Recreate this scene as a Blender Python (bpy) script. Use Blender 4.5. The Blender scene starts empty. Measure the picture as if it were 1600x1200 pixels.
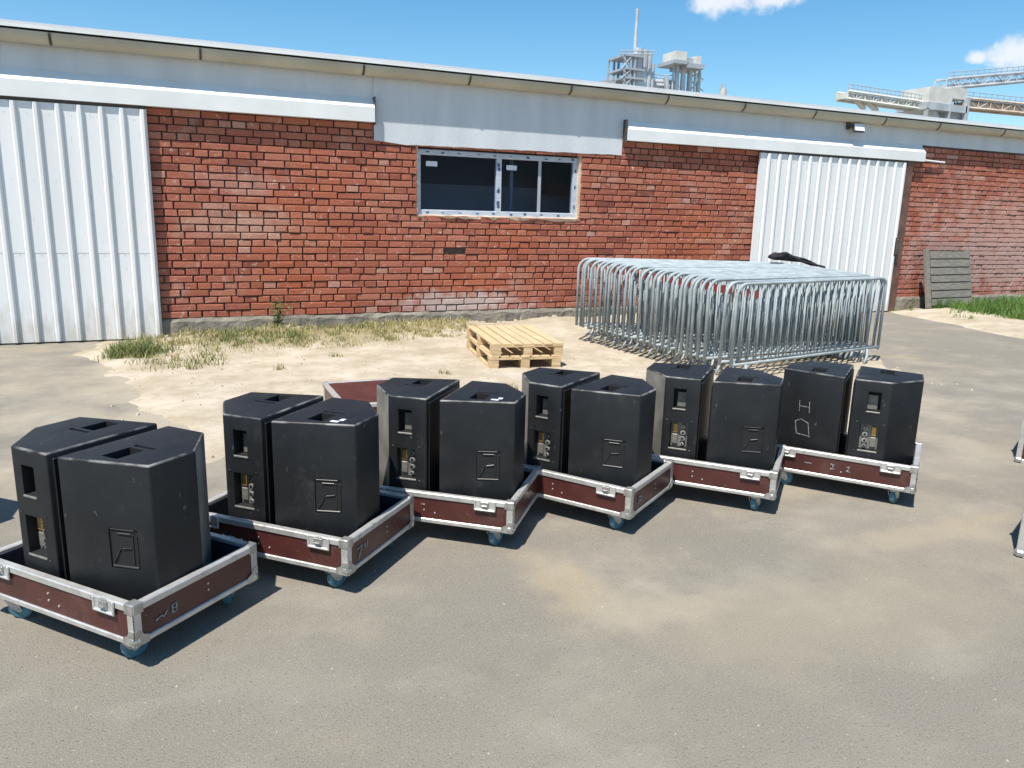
import bpy, bmesh, math, random
import numpy as np
from mathutils import Vector, Matrix, Euler
rnd = random.Random(7)
scene = bpy.context.scene
COL = scene.collection
R = math.radians

# ------------------------------------------------------------------ camera
CAM_H = 1.7
FW = Vector((0.39772065, 0.89167798, -0.21616814))
RT = Vector((0.91522562, -0.40216631, 0.02498648))
UP = Vector((0.06465565, 0.20778025, 0.97603638))
FPX = 1200.6
cam = bpy.data.cameras.new('camera')
cam.sensor_width = 36.0
cam.lens = 36.0 * FPX / 1600.0
cam.clip_start = 0.05
cam.clip_end = 2000.0
cam_ob = bpy.data.objects.new('camera', cam)
COL.objects.link(cam_ob)
m = Matrix.Identity(4)
for i in range(3):
    m[i][0] = RT[i]; m[i][1] = UP[i]; m[i][2] = -FW[i]
m[2][3] = CAM_H
cam_ob.matrix_world = m
scene.camera = cam_ob

def ray(px, py):
    return (FW * FPX + RT * (px - 800) + UP * (600 - py))
def at_y(px, py, Y):
    d = ray(px, py); return Vector((0, 0, CAM_H)) + d * (Y / d.y)
def at_z(px, py, z):
    d = ray(px, py); return Vector((0, 0, CAM_H)) + d * ((z - CAM_H) / d.z)

# ------------------------------------------------------------------ sun, sky
SHX, SHY = 0.40, 0.30                      # shadow shift per metre of height
sun_dir = Vector((-SHX, -SHY, 1)).normalized()
sun = bpy.data.lights.new('sun', 'SUN')
sun.energy = 5.0
sun.angle = R(0.55)
sun.color = (1.0, 0.95, 0.87)
sun_ob = bpy.data.objects.new('sun', sun)
COL.objects.link(sun_ob)
sun_ob.rotation_euler = (-sun_dir).to_track_quat('-Z', 'Y').to_euler()
sun_ob.location = (-10, -10, 30)

world = bpy.data.worlds.new('World')
scene.world = world
world.use_nodes = True
wn = world.node_tree; wn.nodes.clear()
def N(nt, t, **kw):
    n = nt.nodes.new(t)
    for k, v in kw.items(): setattr(n, k, v)
    return n
sky = N(wn, 'ShaderNodeTexSky', sky_type='NISHITA', sun_disc=False)
sky.sun_elevation = math.asin(sun_dir.z)
sky.sun_rotation = math.atan2(sun_dir.x, sun_dir.y) % (2 * math.pi)
sky.altitude = 100; sky.air_density = 1.0; sky.dust_density = 0.35; sky.ozone_density = 2.4
hsv = N(wn, 'ShaderNodeHueSaturation')
hsv.inputs['Hue'].default_value = 0.49
hsv.inputs['Saturation'].default_value = 1.3
hsv.inputs['Value'].default_value = 1.13
wn.links.new(sky.outputs[0], hsv.inputs['Color'])
tc = N(wn, 'ShaderNodeTexCoord')
noise = N(wn, 'ShaderNodeTexNoise')
noise.inputs['Scale'].default_value = 38; noise.inputs['Detail'].default_value = 6; noise.inputs['Roughness'].default_value = 0.6
wn.links.new(tc.outputs['Generated'], noise.inputs['Vector'])
mask_out = None
for (px, py, sx, sy) in ((1125, -2, 44, 21), (1216, -6, 36, 17), (1606, 82, 38, 22), (1524, 91, 11, 8)):
    c = ray(px, py).normalized()
    sub = N(wn, 'ShaderNodeVectorMath', operation='SUBTRACT'); sub.inputs[1].default_value = c
    wn.links.new(tc.outputs['Generated'], sub.inputs[0])
    horiz = Vector((c.y, -c.x, 0)).normalized(); vert = Vector((0, 0, 1))
    vals = []
    for ax, s in ((horiz, sx), (vert, sy)):
        d = N(wn, 'ShaderNodeVectorMath', operation='DOT_PRODUCT'); d.inputs[1].default_value = ax
        wn.links.new(sub.outputs[0], d.inputs[0])
        q = N(wn, 'ShaderNodeMath', operation='DIVIDE'); q.inputs[1].default_value = s / FPX
        wn.links.new(d.outputs['Value'], q.inputs[0])
        p2 = N(wn, 'ShaderNodeMath', operation='POWER'); p2.inputs[1].default_value = 2
        ab = N(wn, 'ShaderNodeMath', operation='ABSOLUTE'); wn.links.new(q.outputs[0], ab.inputs[0])
        wn.links.new(ab.outputs[0], p2.inputs[0]); vals.append(p2)
    ad = N(wn, 'ShaderNodeMath', operation='ADD')
    wn.links.new(vals[0].outputs[0], ad.inputs[0]); wn.links.new(vals[1].outputs[0], ad.inputs[1])
    sq = N(wn, 'ShaderNodeMath', operation='SQRT'); wn.links.new(ad.outputs[0], sq.inputs[0])
    nm = N(wn, 'ShaderNodeMath', operation='MULTIPLY_ADD'); nm.inputs[1].default_value = 2.4; nm.inputs[2].default_value = -1.2
    wn.links.new(noise.outputs['Fac'], nm.inputs[0])
    s2 = N(wn, 'ShaderNodeMath', operation='SUBTRACT')
    wn.links.new(sq.outputs[0], s2.inputs[0]); wn.links.new(nm.outputs[0], s2.inputs[1])
    mr = N(wn, 'ShaderNodeMapRange', interpolation_type='SMOOTHSTEP')
    mr.inputs[1].default_value = 0.35; mr.inputs[2].default_value = 1.3
    mr.inputs[3].default_value = 0.85; mr.inputs[4].default_value = 0.0
    wn.links.new(s2.outputs[0], mr.inputs[0])
    if mask_out is None: mask_out = mr.outputs[0]
    else:
        mx = N(wn, 'ShaderNodeMath', operation='MAXIMUM')
        wn.links.new(mask_out, mx.inputs[0]); wn.links.new(mr.outputs[0], mx.inputs[1]); mask_out = mx.outputs[0]
mixc = N(wn, 'ShaderNodeMix', data_type='RGBA')
mixc.inputs['B'].default_value = (6.9, 7.0, 7.2, 1)
wn.links.new(mask_out, mixc.inputs['Factor']); wn.links.new(hsv.outputs[0], mixc.inputs['A'])
bg = N(wn, 'ShaderNodeBackground'); bg.inputs['Strength'].default_value = 0.10
wo = N(wn, 'ShaderNodeOutputWorld')
wn.links.new(mixc.outputs['Result'], bg.inputs['Color']); wn.links.new(bg.outputs[0], wo.inputs[0])

vs = scene.view_settings
vs.view_transform = 'Standard'; vs.look = 'None'; vs.gamma = 1.0; vs.use_curve_mapping = False
vs.exposure = 0.5

# ------------------------------------------------------------------ helpers
def tag(o, label=None, cat=None, group=None, kind=None):
    if label: o['label'] = label
    if cat: o['category'] = cat
    if group: o['group'] = group
    if kind: o['kind'] = kind
    return o
def empty(name, loc=(0, 0, 0), rz=0, parent=None):
    o = bpy.data.objects.new(name, None); COL.objects.link(o)
    o.location = loc; o.rotation_euler = (0, 0, rz); o.empty_display_size = 0.1
    if parent: o.parent = parent
    return o
def put(name, mesh, parent=None, loc=(0, 0, 0), rot=(0, 0, 0)):
    o = bpy.data.objects.new(name, mesh); COL.objects.link(o)
    o.location = loc; o.rotation_euler = rot
    if parent: o.parent = parent
    return o
def copy_tree(o, parent=None, mesh_map=None):
    c = o.copy(); COL.objects.link(c)
    c.parent = parent
    for ch in list(o.children): copy_tree(ch, c)
    return c

class MB:
    """collects polygons, becomes one mesh"""
    def __init__(s): s.v = []; s.f = []; s.mi = []; s.t = []
    def add(s, vs, fs, mi=0, tint=0.5):
        b = len(s.v); s.v += [tuple(x) for x in vs]
        for f in fs: s.f.append(tuple(i + b for i in f)); s.mi.append(mi); s.t.append(tint)
    def box(s, x0, x1, y0, y1, z0, z1, mi=0, M=None, tint=0.5):
        vs = [Vector((x, y, z)) for z in (z0, z1) for (x, y) in ((x0, y0), (x1, y0), (x1, y1), (x0, y1))]
        if M is not None: vs = [M @ q for q in vs]
        s.add(vs, [(3, 2, 1, 0), (4, 5, 6, 7), (0, 1, 5, 4), (1, 2, 6, 5), (2, 3, 7, 6), (3, 0, 4, 7)], mi, tint)
    def cbox(s, c, d, mi=0, M=None, ch=0.0, tint=0.5):
        """box centre c, size d; ch = chamfer on all edges"""
        if ch <= 0:
            return s.box(c[0]-d[0]/2, c[0]+d[0]/2, c[1]-d[1]/2, c[1]+d[1]/2, c[2]-d[2]/2, c[2]+d[2]/2, mi, M, tint)
        hx, hy, hz = d[0]/2, d[1]/2, d[2]/2
        vs = []; idx = {}
        for sx in (-1, 1):
            for sy in (-1, 1):
                for sz in (-1, 1):
                    for a in range(3):
                        p = [sx*hx, sy*hy, sz*hz]
                        for k in range(3):
                            if k != a: p[k] -= (sx, sy, sz)[k]*ch
                        idx[(sx, sy, sz, a)] = len(vs); q = Vector(p) + Vector(c)
                        vs.append(M @ q if M is not None else q)
        fs = []
        S = (-1, 1)
        for a in range(3):
            b, c2 = (a+1) % 3, (a+2) % 3
            for sg in S:
                ring = []
                for (u, w) in ((-1, -1), (1, -1), (1, 1), (-1, 1)):
                    k = [0, 0, 0]; k[a] = sg; k[b] = u; k[c2] = w
                    ring.append(idx[(k[0], k[1], k[2], a)])
                fs.append(ring if sg > 0 else ring[::-1])
            for u in S:
                for w in S:
                    k0 = [0, 0, 0]; k1 = [0, 0, 0]
                    k0[a] = -1; k1[a] = 1; k0[b] = k1[b] = u; k0[c2] = k1[c2] = w
                    q = [idx[(*k0, b)], idx[(*k1, b)], idx[(*k1, c2)], idx[(*k0, c2)]]
                    fs.append(q if u*w < 0 else q[::-1])
        for sx in S:
            for sy in S:
                for sz in S:
                    t = [idx[(sx, sy, sz, 0)], idx[(sx, sy, sz, 1)], idx[(sx, sy, sz, 2)]]
                    fs.append(t if sx*sy*sz > 0 else t[::-1])
        s.add(vs, fs, mi, tint)
    def tube(s, path, r, n=8, mi=0, cap=True, tint=0.5):
        P = [Vector(p) for p in path]; rings = []
        prev = None
        for i, p in enumerate(P):
            t = (P[min(i+1, len(P)-1)] - P[max(i-1, 0)]).normalized()
            if prev is None:
                a = Vector((0, 0, 1)) if abs(t.z) < .9 else Vector((1, 0, 0))
                u = t.cross(a).normalized()
            else:
                u = (prev - t*prev.dot(t)).normalized()
            prev = u; w = t.cross(u)
            rr = r[i] if isinstance(r, (list, tuple)) else r
            rings.append([p + (u*math.cos(2*math.pi*k/n) + w*math.sin(2*math.pi*k/n))*rr for k in range(n)])
        vs = [q for rg in rings for q in rg]; fs = []
        for i in range(len(P)-1):
            for k in range(n):
                fs.append((i*n+k, i*n+(k+1) % n, (i+1)*n+(k+1) % n, (i+1)*n+k))
        if cap:
            fs.append(tuple(range(n-1, -1, -1))); b = (len(P)-1)*n; fs.append(tuple(b+k for k in range(n)))
        s.add(vs, fs, mi, tint)
    def cyl(s, c0, c1, r, n=12, mi=0, tint=0.5): s.tube([c0, c1], r, n, mi, True, tint)
    def prism(s, poly, z0, z1, mi=0, M=None, tint=0.5):
        n = len(poly)
        vs = [Vector((x, y, z0)) for x, y in poly] + [Vector((x, y, z1)) for x, y in poly]
        if M is not None: vs = [M @ q for q in vs]
        s.add(vs, [tuple(range(n-1, -1, -1)), tuple(range(n, 2*n))] + [(i, (i+1) % n, n+(i+1) % n, n+i) for i in range(n)], mi, tint)
    def mesh(s, name, mats, smooth=False, tint=False):
        me = bpy.data.meshes.new(name)
        me.from_pydata(s.v, [], s.f)
        if not isinstance(mats, (list, tuple)): mats = [mats]
        for mm in mats: me.materials.append(mm)
        me.polygons.foreach_set('material_index', s.mi)
        if smooth: me.polygons.foreach_set('use_smooth', [True]*len(s.f))
        if tint:
            a = me.attributes.new('tint', 'FLOAT', 'FACE'); a.data.foreach_set('value', s.t)
        me.update()
        return me
    def build(s, name, mats, parent=None, loc=(0, 0, 0), rot=(0, 0, 0), smooth=False, tint=False):
        return put(name, s.mesh(name, mats, smooth, tint), parent, loc, rot)

def smooth_by_angle(me, ang=35):
    me.polygons.foreach_set('use_smooth', [True]*len(me.polygons))
    bm = bmesh.new(); bm.from_mesh(me)
    for e in bm.edges:
        if len(e.link_faces) == 2 and e.calc_face_angle(0) > R(ang): e.smooth = False
    bm.to_mesh(me); bm.free()
    return me

# ------------------------------------------------------------------ materials
def mat(name, c1, c2=None, scale=8.0, rough=0.6, metal=0.0, bump=0.0, bscale=60.0, detail=5.0, world_pos=False,
        spec=0.5, stretch=(1, 1, 1), contrast=(0.35, 0.65), rough2=None, bdist=0.02, coat=0.0):
    mt = bpy.data.materials.new(name); mt.use_nodes = True
    nt = mt.node_tree; bs = nt.nodes['Principled BSDF']
    bs.inputs['Roughness'].default_value = rough; bs.inputs['Metallic'].default_value = metal
    bs.inputs['Specular IOR Level'].default_value = spec
    bs.inputs['Base Color'].default_value = (*c1, 1)
    if coat: bs.inputs['Coat Weight'].default_value = coat
    if world_pos:
        g = N(nt, 'ShaderNodeNewGeometry'); vec = g.outputs['Position']
    else:
        g = N(nt, 'ShaderNodeTexCoord'); vec = g.outputs['Object']
    mp = N(nt, 'ShaderNodeMapping'); mp.inputs['Scale'].default_value = stretch
    nt.links.new(vec, mp.inputs['Vector'])
    if c2 is not None:
        no = N(nt, 'ShaderNodeTexNoise'); no.inputs['Scale'].default_value = scale; no.inputs['Detail'].default_value = detail
        nt.links.new(mp.outputs[0], no.inputs['Vector'])
        mr = N(nt, 'ShaderNodeMapRange'); mr.inputs[1].default_value = contrast[0]; mr.inputs[2].default_value = contrast[1]
        nt.links.new(no.outputs['Fac'], mr.inputs[0])
        mx = N(nt, 'ShaderNodeMix', data_type='RGBA')
        mx.inputs['A'].default_value = (*c1, 1); mx.inputs['B'].default_value = (*c2, 1)
        nt.links.new(mr.outputs[0], mx.inputs['Factor']); nt.links.new(mx.outputs['Result'], bs.inputs['Base Color'])
        if rough2 is not None:
            m2 = N(nt, 'ShaderNodeMapRange'); m2.inputs[3].default_value = rough; m2.inputs[4].default_value = rough2
            nt.links.new(mr.outputs[0], m2.inputs[0]); nt.links.new(m2.outputs[0], bs.inputs['Roughness'])
    if bump:
        nb = N(nt, 'ShaderNodeTexNoise'); nb.inputs['Scale'].default_value = bscale; nb.inputs['Detail'].default_value = 4
        nt.links.new(mp.outputs[0], nb.inputs['Vector'])
        bp = N(nt, 'ShaderNodeBump'); bp.inputs['Strength'].default_value = bump; bp.inputs['Distance'].default_value = bdist
        nt.links.new(nb.outputs['Fac'], bp.inputs['Height']); nt.links.new(bp.outputs[0], bs.inputs['Normal'])
    return mt
def mixin(mt, colr, fac_socket):
    """mix another colour over what feeds Base Color"""
    nt = mt.node_tree; bs = nt.nodes['Principled BSDF']
    mx = N(nt, 'ShaderNodeMix', data_type='RGBA')
    inp = bs.inputs['Base Color']
    if inp.is_linked:
        src = inp.links[0].from_socket; nt.links.new(src, mx.inputs['A'])
    else: mx.inputs['A'].default_value = inp.default_value
    if hasattr(colr, 'is_linked'): nt.links.new(colr, mx.inputs['B'])
    else: mx.inputs['B'].default_value = (*colr, 1)
    nt.links.new(fac_socket, mx.inputs['Factor'])
    nt.links.new(mx.outputs['Result'], inp)
    return mx
def noise_fac(mt, scale, lo, hi, detail=6, out=1.0, stretch=(1, 1, 1), world_pos=True, rough=0.6):
    nt = mt.node_tree
    if world_pos: g = N(nt, 'ShaderNodeNewGeometry'); vec = g.outputs['Position']
    else: g = N(nt, 'ShaderNodeTexCoord'); vec = g.outputs['Object']
    mp = N(nt, 'ShaderNodeMapping'); mp.inputs['Scale'].default_value = stretch
    nt.links.new(vec, mp.inputs[0])
    no = N(nt, 'ShaderNodeTexNoise'); no.inputs['Scale'].default_value = scale; no.inputs['Detail'].default_value = detail
    no.inputs['Roughness'].default_value = rough
    nt.links.new(mp.outputs[0], no.inputs['Vector'])
    mr = N(nt, 'ShaderNodeMapRange', interpolation_type='SMOOTHSTEP'); mr.inputs[1].default_value = lo; mr.inputs[2].default_value = hi; mr.inputs[4].default_value = out
    nt.links.new(no.outputs['Fac'], mr.inputs[0])
    return mr.outputs[0]

M = {}
# asphalt: fine chippings, broad dusty stains
M['asphalt'] = mat('asphalt', (0.172, 0.154, 0.126), (0.255, 0.231, 0.190), scale=150, rough=0.88, bump=0.55, bscale=190, detail=3, world_pos=True, bdist=0.012, contrast=(0.3, 0.7), spec=0.3)
mixin(M['asphalt'], (0.27, 0.243, 0.198), noise_fac(M['asphalt'], 0.55, 0.48, 0.72, out=0.75, rough=0.65))
mixin(M['asphalt'], (0.33, 0.275, 0.185), noise_fac(M['asphalt'], 0.38, 0.58, 0.74, out=0.7, stretch=(1, 1.7, 1)))
mixin(M['asphalt'], (0.15, 0.135, 0.113), noise_fac(M['asphalt'], 1.3, 0.57, 0.75, out=0.35))
mixin(M['asphalt'], (0.06, 0.055, 0.05), noise_fac(M['asphalt'], 95, 0.58, 0.72, out=0.6, detail=2))
mixin(M['asphalt'], (0.48, 0.42, 0.33), noise_fac(M['asphalt'], 70, 0.64, 0.74, out=0.45, detail=2))
M['sand'] = mat('sand', (0.375, 0.315, 0.235), (0.50, 0.435, 0.345), scale=2.2, rough=0.95, bump=0.5, bscale=70, world_pos=True, bdist=0.02, spec=0.2)
mixin(M['sand'], (0.32, 0.25, 0.15), noise_fac(M['sand'], 7, 0.48, 0.72, out=0.7, detail=9, rough=.7))
mixin(M['sand'], (0.30, 0.25, 0.17), noise_fac(M['sand'], 1.2, 0.46, 0.68, out=0.6, detail=9, rough=.7))
mixin(M['sand'], (0.66, 0.56, 0.43), noise_fac(M['sand'], 60, 0.62, 0.72, out=0.7, detail=3))
mixin(M['sand'], (0.20, 0.16, 0.10), noise_fac(M['sand'], 60, 0.62, 0.74, out=0.6, detail=3))
mixin(M['sand'], (0.27, 0.22, 0.15), noise_fac(M['sand'], 22, 0.52, 0.72, out=0.55, detail=8, rough=.8))
M['rim_alu'] = mat('brushed_aluminium', (0.62, 0.61, 0.58), (0.50, 0.48, 0.45), scale=14, rough=0.42, metal=0.55, bump=0.12, bscale=40, contrast=(0.4, 0.7))
M['corner_steel'] = mat('corner_steel', (0.52, 0.52, 0.50), (0.36, 0.35, 0.33), scale=25, rough=0.4, metal=0.7, bump=0.1, bscale=60)
M['brown_ply'] = mat('brown_laminate', (0.085, 0.023, 0.019), (0.058, 0.017, 0.014), scale=6, rough=0.38, bump=0.25, bscale=220, bdist=0.003)
mixin(M['brown_ply'], (0.3, 0.22, 0.2), noise_fac(M['brown_ply'], 30, 0.66, 0.73, out=0.55, world_pos=True, stretch=(1, 1, 2.2), detail=8))
mixin(M['brown_ply'], (0.2, 0.15, 0.12), noise_fac(M['brown_ply'], 4, 0.5, 0.8, out=0.4, world_pos=True, detail=9, rough=.75))
mixin(M['rim_alu'], (0.20, 0.19, 0.17), noise_fac(M['rim_alu'], 22, 0.56, 0.72, out=0.6, detail=8, rough=.7))
M['foam'] = mat('dark_foam', (0.012, 0.016, 0.028), (0.02, 0.025, 0.04), scale=30, rough=0.95)
M['wheel_blue'] = mat('blue_rubber', (0.035, 0.125, 0.165), (0.075, 0.19, 0.235), scale=20, rough=0.55)
M['zinc'] = mat('zinc_fork', (0.5, 0.51, 0.52), (0.4, 0.4, 0.4), scale=30, rough=0.4, metal=0.7)
M['cab'] = mat('black_textured_paint', (0.0058, 0.0068, 0.0082), (0.0105, 0.0115, 0.0132), scale=7, rough=0.55, bump=0.35, bscale=320, bdist=0.004, spec=0.42)
mixin(M['cab'], (0.026, 0.027, 0.028), noise_fac(M['cab'], 2.6, 0.5, 0.85, out=0.5, world_pos=True, rough=0.7))
mixin(M['cab'], (0.15, 0.145, 0.13), noise_fac(M['cab'], 34, 0.66, 0.74, out=0.55, world_pos=True, stretch=(1, 1, .45)))
mixin(M['cab'], (0.075, 0.073, 0.068), noise_fac(M['cab'], 5.5, 0.56, 0.78, out=0.5, world_pos=True, detail=9, rough=.75, stretch=(1, 1, .6)))
mixin(M['cab'], (0.12, 0.115, 0.105), noise_fac(M['cab'], 11, 0.645, 0.68, out=0.35, world_pos=True, detail=9, rough=.8, stretch=(3.5, 3.5, .5)))
M['cab_edge'] = mat('worn_paint_edge', (0.016, 0.016, 0.016), (0.24, 0.23, 0.21), scale=11, rough=0.5, contrast=(0.42, 0.70), world_pos=True)
M['cab_pocket'] = mat('recess_black', (0.008, 0.008, 0.009), None, rough=0.7)
M['cab_sunlit'] = mat('scuffed_cabinet_panel', (0.10, 0.094, 0.082), (0.22, 0.205, 0.175), scale=5, rough=0.62, bump=0.3, bscale=200, bdist=0.004, world_pos=True)  # dusty scuffed grey, brightened to paint sunlight onto the chamfers
M['grille'] = mat('grille_mesh', (0.012, 0.012, 0.013), (0.03, 0.03, 0.03), scale=250, rough=0.5, metal=0.4)
M['plate'] = mat('grey_backplate', (0.17, 0.165, 0.15), (0.24, 0.23, 0.2), scale=30, rough=0.5, metal=0.3)
M['gold'] = mat('brass_connector', (0.62, 0.40, 0.12), (0.5, 0.3, 0.1), scale=30, rough=0.35, metal=0.6)
M['silver'] = mat('steel_connector', (0.55, 0.54, 0.5), (0.3, 0.3, 0.28), scale=40, rough=0.35, metal=0.6)
M['badge'] = mat('badge_relief', (0.012, 0.012, 0.012), (0.045, 0.044, 0.042), scale=22, rough=0.4)
M['chalk'] = mat('white_chalk', (0.40, 0.40, 0.385), (0.14, 0.13, 0.13), scale=60, rough=0.9)
M['paper'] = mat('white_sticker', (0.75, 0.77, 0.8), (0.6, 0.62, 0.66), scale=40, rough=0.6)
M['galv'] = mat('galvanised_tube', (0.36, 0.405, 0.42), (0.25, 0.29, 0.30), scale=7, rough=0.7, metal=0.0, world_pos=True, bump=0.1, bscale=50)
M['red_tag'] = mat('red_tag', (0.32, 0.06, 0.04), (0.2, 0.05, 0.04), scale=30, rough=0.6)
M['wood'] = mat('new_pine', (0.62, 0.47, 0.28), (0.47, 0.33, 0.175), scale=5, rough=0.75, bump=0.2, bscale=30, stretch=(1, 6, 6), world_pos=True)
M['old_wood'] = mat('weathered_board', (0.255, 0.24, 0.205), (0.17, 0.155, 0.13), scale=6, rough=0.9, bump=0.4, bscale=40, stretch=(1, 8, 8), world_pos=True)
M['white_paint'] = mat('white_sheet_metal', (0.765, 0.77, 0.765), (0.705, 0.71, 0.705), scale=1.4, rough=0.42, world_pos=True, stretch=(1.5, 1, .4))
mixin(M['white_paint'], (0.55, 0.53, 0.47), noise_fac(M['white_paint'], 5, 0.62, 0.8, out=0.35, stretch=(4, 1, .5)))
M['render'] = mat('white_render', (0.62, 0.645, 0.66), (0.54, 0.565, 0.585), scale=1.2, rough=0.85, world_pos=True, stretch=(2.5, 1, .5), bump=0.25, bscale=30)
g_ = N(M['white_paint'].node_tree, 'ShaderNodeNewGeometry'); s_ = N(M['white_paint'].node_tree, 'ShaderNodeSeparateXYZ')
M['white_paint'].node_tree.links.new(g_.outputs['Position'], s_.inputs[0])
n_ = noise_fac(M['white_paint'], 6, 0.3, 0.7, out=0.5, stretch=(2, 1, .6), detail=8)
a_ = N(M['white_paint'].node_tree, 'ShaderNodeMath', operation='ADD'); M['white_paint'].node_tree.links.new(s_.outputs['Z'], a_.inputs[0]); M['white_paint'].node_tree.links.new(n_, a_.inputs[1])
r_ = N(M['white_paint'].node_tree, 'ShaderNodeMapRange'); r_.inputs[1].default_value = 0.2; r_.inputs[2].default_value = 0.75; r_.inputs[3].default_value = 0.55; r_.inputs[4].default_value = 0.0
M['white_paint'].node_tree.links.new(a_.outputs[0], r_.inputs[0])
mixin(M['white_paint'], (0.46, 0.41, 0.33), r_.outputs[0])                       # splashed dirt near the ground
mixin(M['white_paint'], (0.50, 0.47, 0.42), noise_fac(M['white_paint'], 9, 0.64, 0.72, out=0.5, stretch=(2.2, 1, .35), detail=8))
M['fascia'] = mat('white_fascia', (0.78, 0.79, 0.77), (0.70, 0.71, 0.69), scale=2, rough=0.5, world_pos=True)
M['gutter'] = mat('beige_gutter', (0.50, 0.46, 0.355), (0.43, 0.39, 0.295), scale=2, rough=0.5, world_pos=True)
M['dark_metal'] = mat('dark_metal', (0.045, 0.04, 0.036), (0.08, 0.065, 0.055), scale=12, rough=0.6)
M['brown_steel'] = mat('brown_painted_steel', (0.10, 0.05, 0.038), (0.16, 0.085, 0.06), scale=5, rough=0.6, world_pos=True)
M['concrete'] = mat('plinth_concrete', (0.15, 0.135, 0.11), (0.26, 0.23, 0.185), scale=3.5, rough=0.95, bump=0.8, bscale=14, world_pos=True, bdist=0.03)
M['mortar'] = mat('raked_mortar', (0.050, 0.034, 0.029), (0.15, 0.105, 0.085), scale=4, rough=0.95, bump=0.6, bscale=60, world_pos=True)
M['cream'] = mat('cream_mortar', (0.66, 0.55, 0.42), (0.55, 0.43, 0.32), scale=9, rough=0.95, bump=0.5, bscale=40, world_pos=True)
M['film'] = mat('window_film', (0.40, 0.46, 0.54), (0.52, 0.56, 0.62), scale=7, rough=0.35, world_pos=True, stretch=(1, 1, 3))
M['print'] = mat('film_print', (0.06, 0.09, 0.16), None, rough=0.5)
M['black_cloth'] = mat('black_cloth', (0.012, 0.012, 0.014), (0.03, 0.03, 0.035), scale=20, rough=0.9, bump=0.5, bscale=60)
M['steel_far'] = mat('plant_steel', (0.60, 0.62, 0.64), (0.42, 0.44, 0.46), scale=0.6, rough=0.5, metal=0.35, world_pos=True)
M['steel_dark'] = mat('plant_steel_dark', (0.36, 0.40, 0.44), (0.44, 0.46, 0.48), scale=0.8, rough=0.6, metal=0.2, world_pos=True)
M['cream_clad'] = mat('cream_cladding', (0.66, 0.65, 0.58), (0.5, 0.49, 0.45), scale=0.5, rough=0.6, world_pos=True)
M['rust'] = mat('rusty_truss', (0.44, 0.28, 0.17), (0.56, 0.50, 0.42), scale=0.7, rough=0.8, world_pos=True)
M['roof'] = mat('roof_sheet', (0.68, 0.70, 0.72), (0.6, 0.62, 0.64), scale=0.5, rough=0.5, world_pos=True)
M['stone'] = mat('loose_stone', (0.35, 0.30, 0.23), (0.5, 0.44, 0.35), scale=9, rough=0.95)

# brick: tint per brick (mesh attribute) + object random + weathering by place on the wall
mb = mat('fired_brick', (0.36, 0.118, 0.070), (0.265, 0.082, 0.052), scale=22, rough=0.9, bump=0.5, bscale=55, world_pos=True, bdist=0.012, spec=0.25)
nt = mb.node_tree
at = N(nt, 'ShaderNodeAttribute', attribute_name='tint')
rr = N(nt, 'ShaderNodeValToRGB')
rr.color_ramp.elements[0].position = 0; rr.color_ramp.elements[0].color = (0.15, 0.050, 0.038, 1)
rr.color_ramp.elements[1].position = 1; rr.color_ramp.elements[1].color = (0.53, 0.34, 0.27, 1)
for pos, c in ((0.25, (0.30, 0.092, 0.060)), (0.55, (0.41, 0.140, 0.088)), (0.8, (0.46, 0.20, 0.135))):
    e = rr.color_ramp.elements.new(pos); e.color = (*c, 1)
nt.links.new(at.outputs['Fac'], rr.inputs[0])
v = N(nt, 'ShaderNodeValue'); v.outputs[0].default_value = 0.72
mixin(mb, rr.outputs[0], v.outputs[0])
mixin(mb, (0.50, 0.40, 0.35), noise_fac(mb, 0.9, 0.56, 0.78, out=0.5, detail=9, rough=0.75))       # lime bloom
mixin(mb, (0.43, 0.115, 0.045), noise_fac(mb, 0.5, 0.45, 0.7, out=0.5))
mixin(mb, (0.62, 0.48, 0.40), noise_fac(mb, 13, 0.58, 0.68, out=0.7, detail=7, rough=.7))
mixin(mb, (0.13, 0.055, 0.045), noise_fac(mb, 7, 0.64, 0.75, out=0.6, detail=6))                      # chips of old mortar
def zone(mt, cx, cz, sx, sz, colr, out):
    """weathered area of the wall, ragged outline"""
    nt = mt.node_tree
    g = N(nt, 'ShaderNodeNewGeometry')
    mp = N(nt, 'ShaderNodeMapping'); mp.vector_type = 'TEXTURE'
    mp.inputs['Location'].default_value = (cx, 10.91, cz); mp.inputs['Scale'].default_value = (sx, 50, sz)
    nt.links.new(g.outputs['Position'], mp.inputs[0])
    ln = N(nt, 'ShaderNodeVectorMath', operation='LENGTH'); nt.links.new(mp.outputs[0], ln.inputs[0])
    no = N(nt, 'ShaderNodeTexNoise'); no.inputs['Scale'].default_value = 4.5; no.inputs['Detail'].default_value = 7
    nt.links.new(g.outputs['Position'], no.inputs['Vector'])
    ma = N(nt, 'ShaderNodeMath', operation='MULTIPLY_ADD'); ma.inputs[1].default_value = 2.0
    nt.links.new(no.outputs['Fac'], ma.inputs[0]); nt.links.new(ln.outputs['Value'], ma.inputs[2])
    mr = N(nt, 'ShaderNodeMapRange', interpolation_type='SMOOTHSTEP')
    mr.inputs[1].default_value = 1.2; mr.inputs[2].default_value = 2.1; mr.inputs[3].default_value = out; mr.inputs[4].default_value = 0
    nt.links.new(ma.outputs[0], mr.inputs[0])
    mixin(mt, colr, mr.outputs[0])
zone(mb, 4.0, 0.36, 1.3, 0.22, (0.55, 0.46, 0.42), 0.85)
zone(mb, 0.9, 1.45, 1.0, 0.3, (0.50, 0.36, 0.28), 0.45)
zone(mb, 0.9, 2.0, 0.8, 0.2, (0.46, 0.30, 0.25), 0.4)
zone(mb, 18.0, 0.9, 3.2, 0.8, (0.50, 0.40, 0.38), 0.75)
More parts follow.
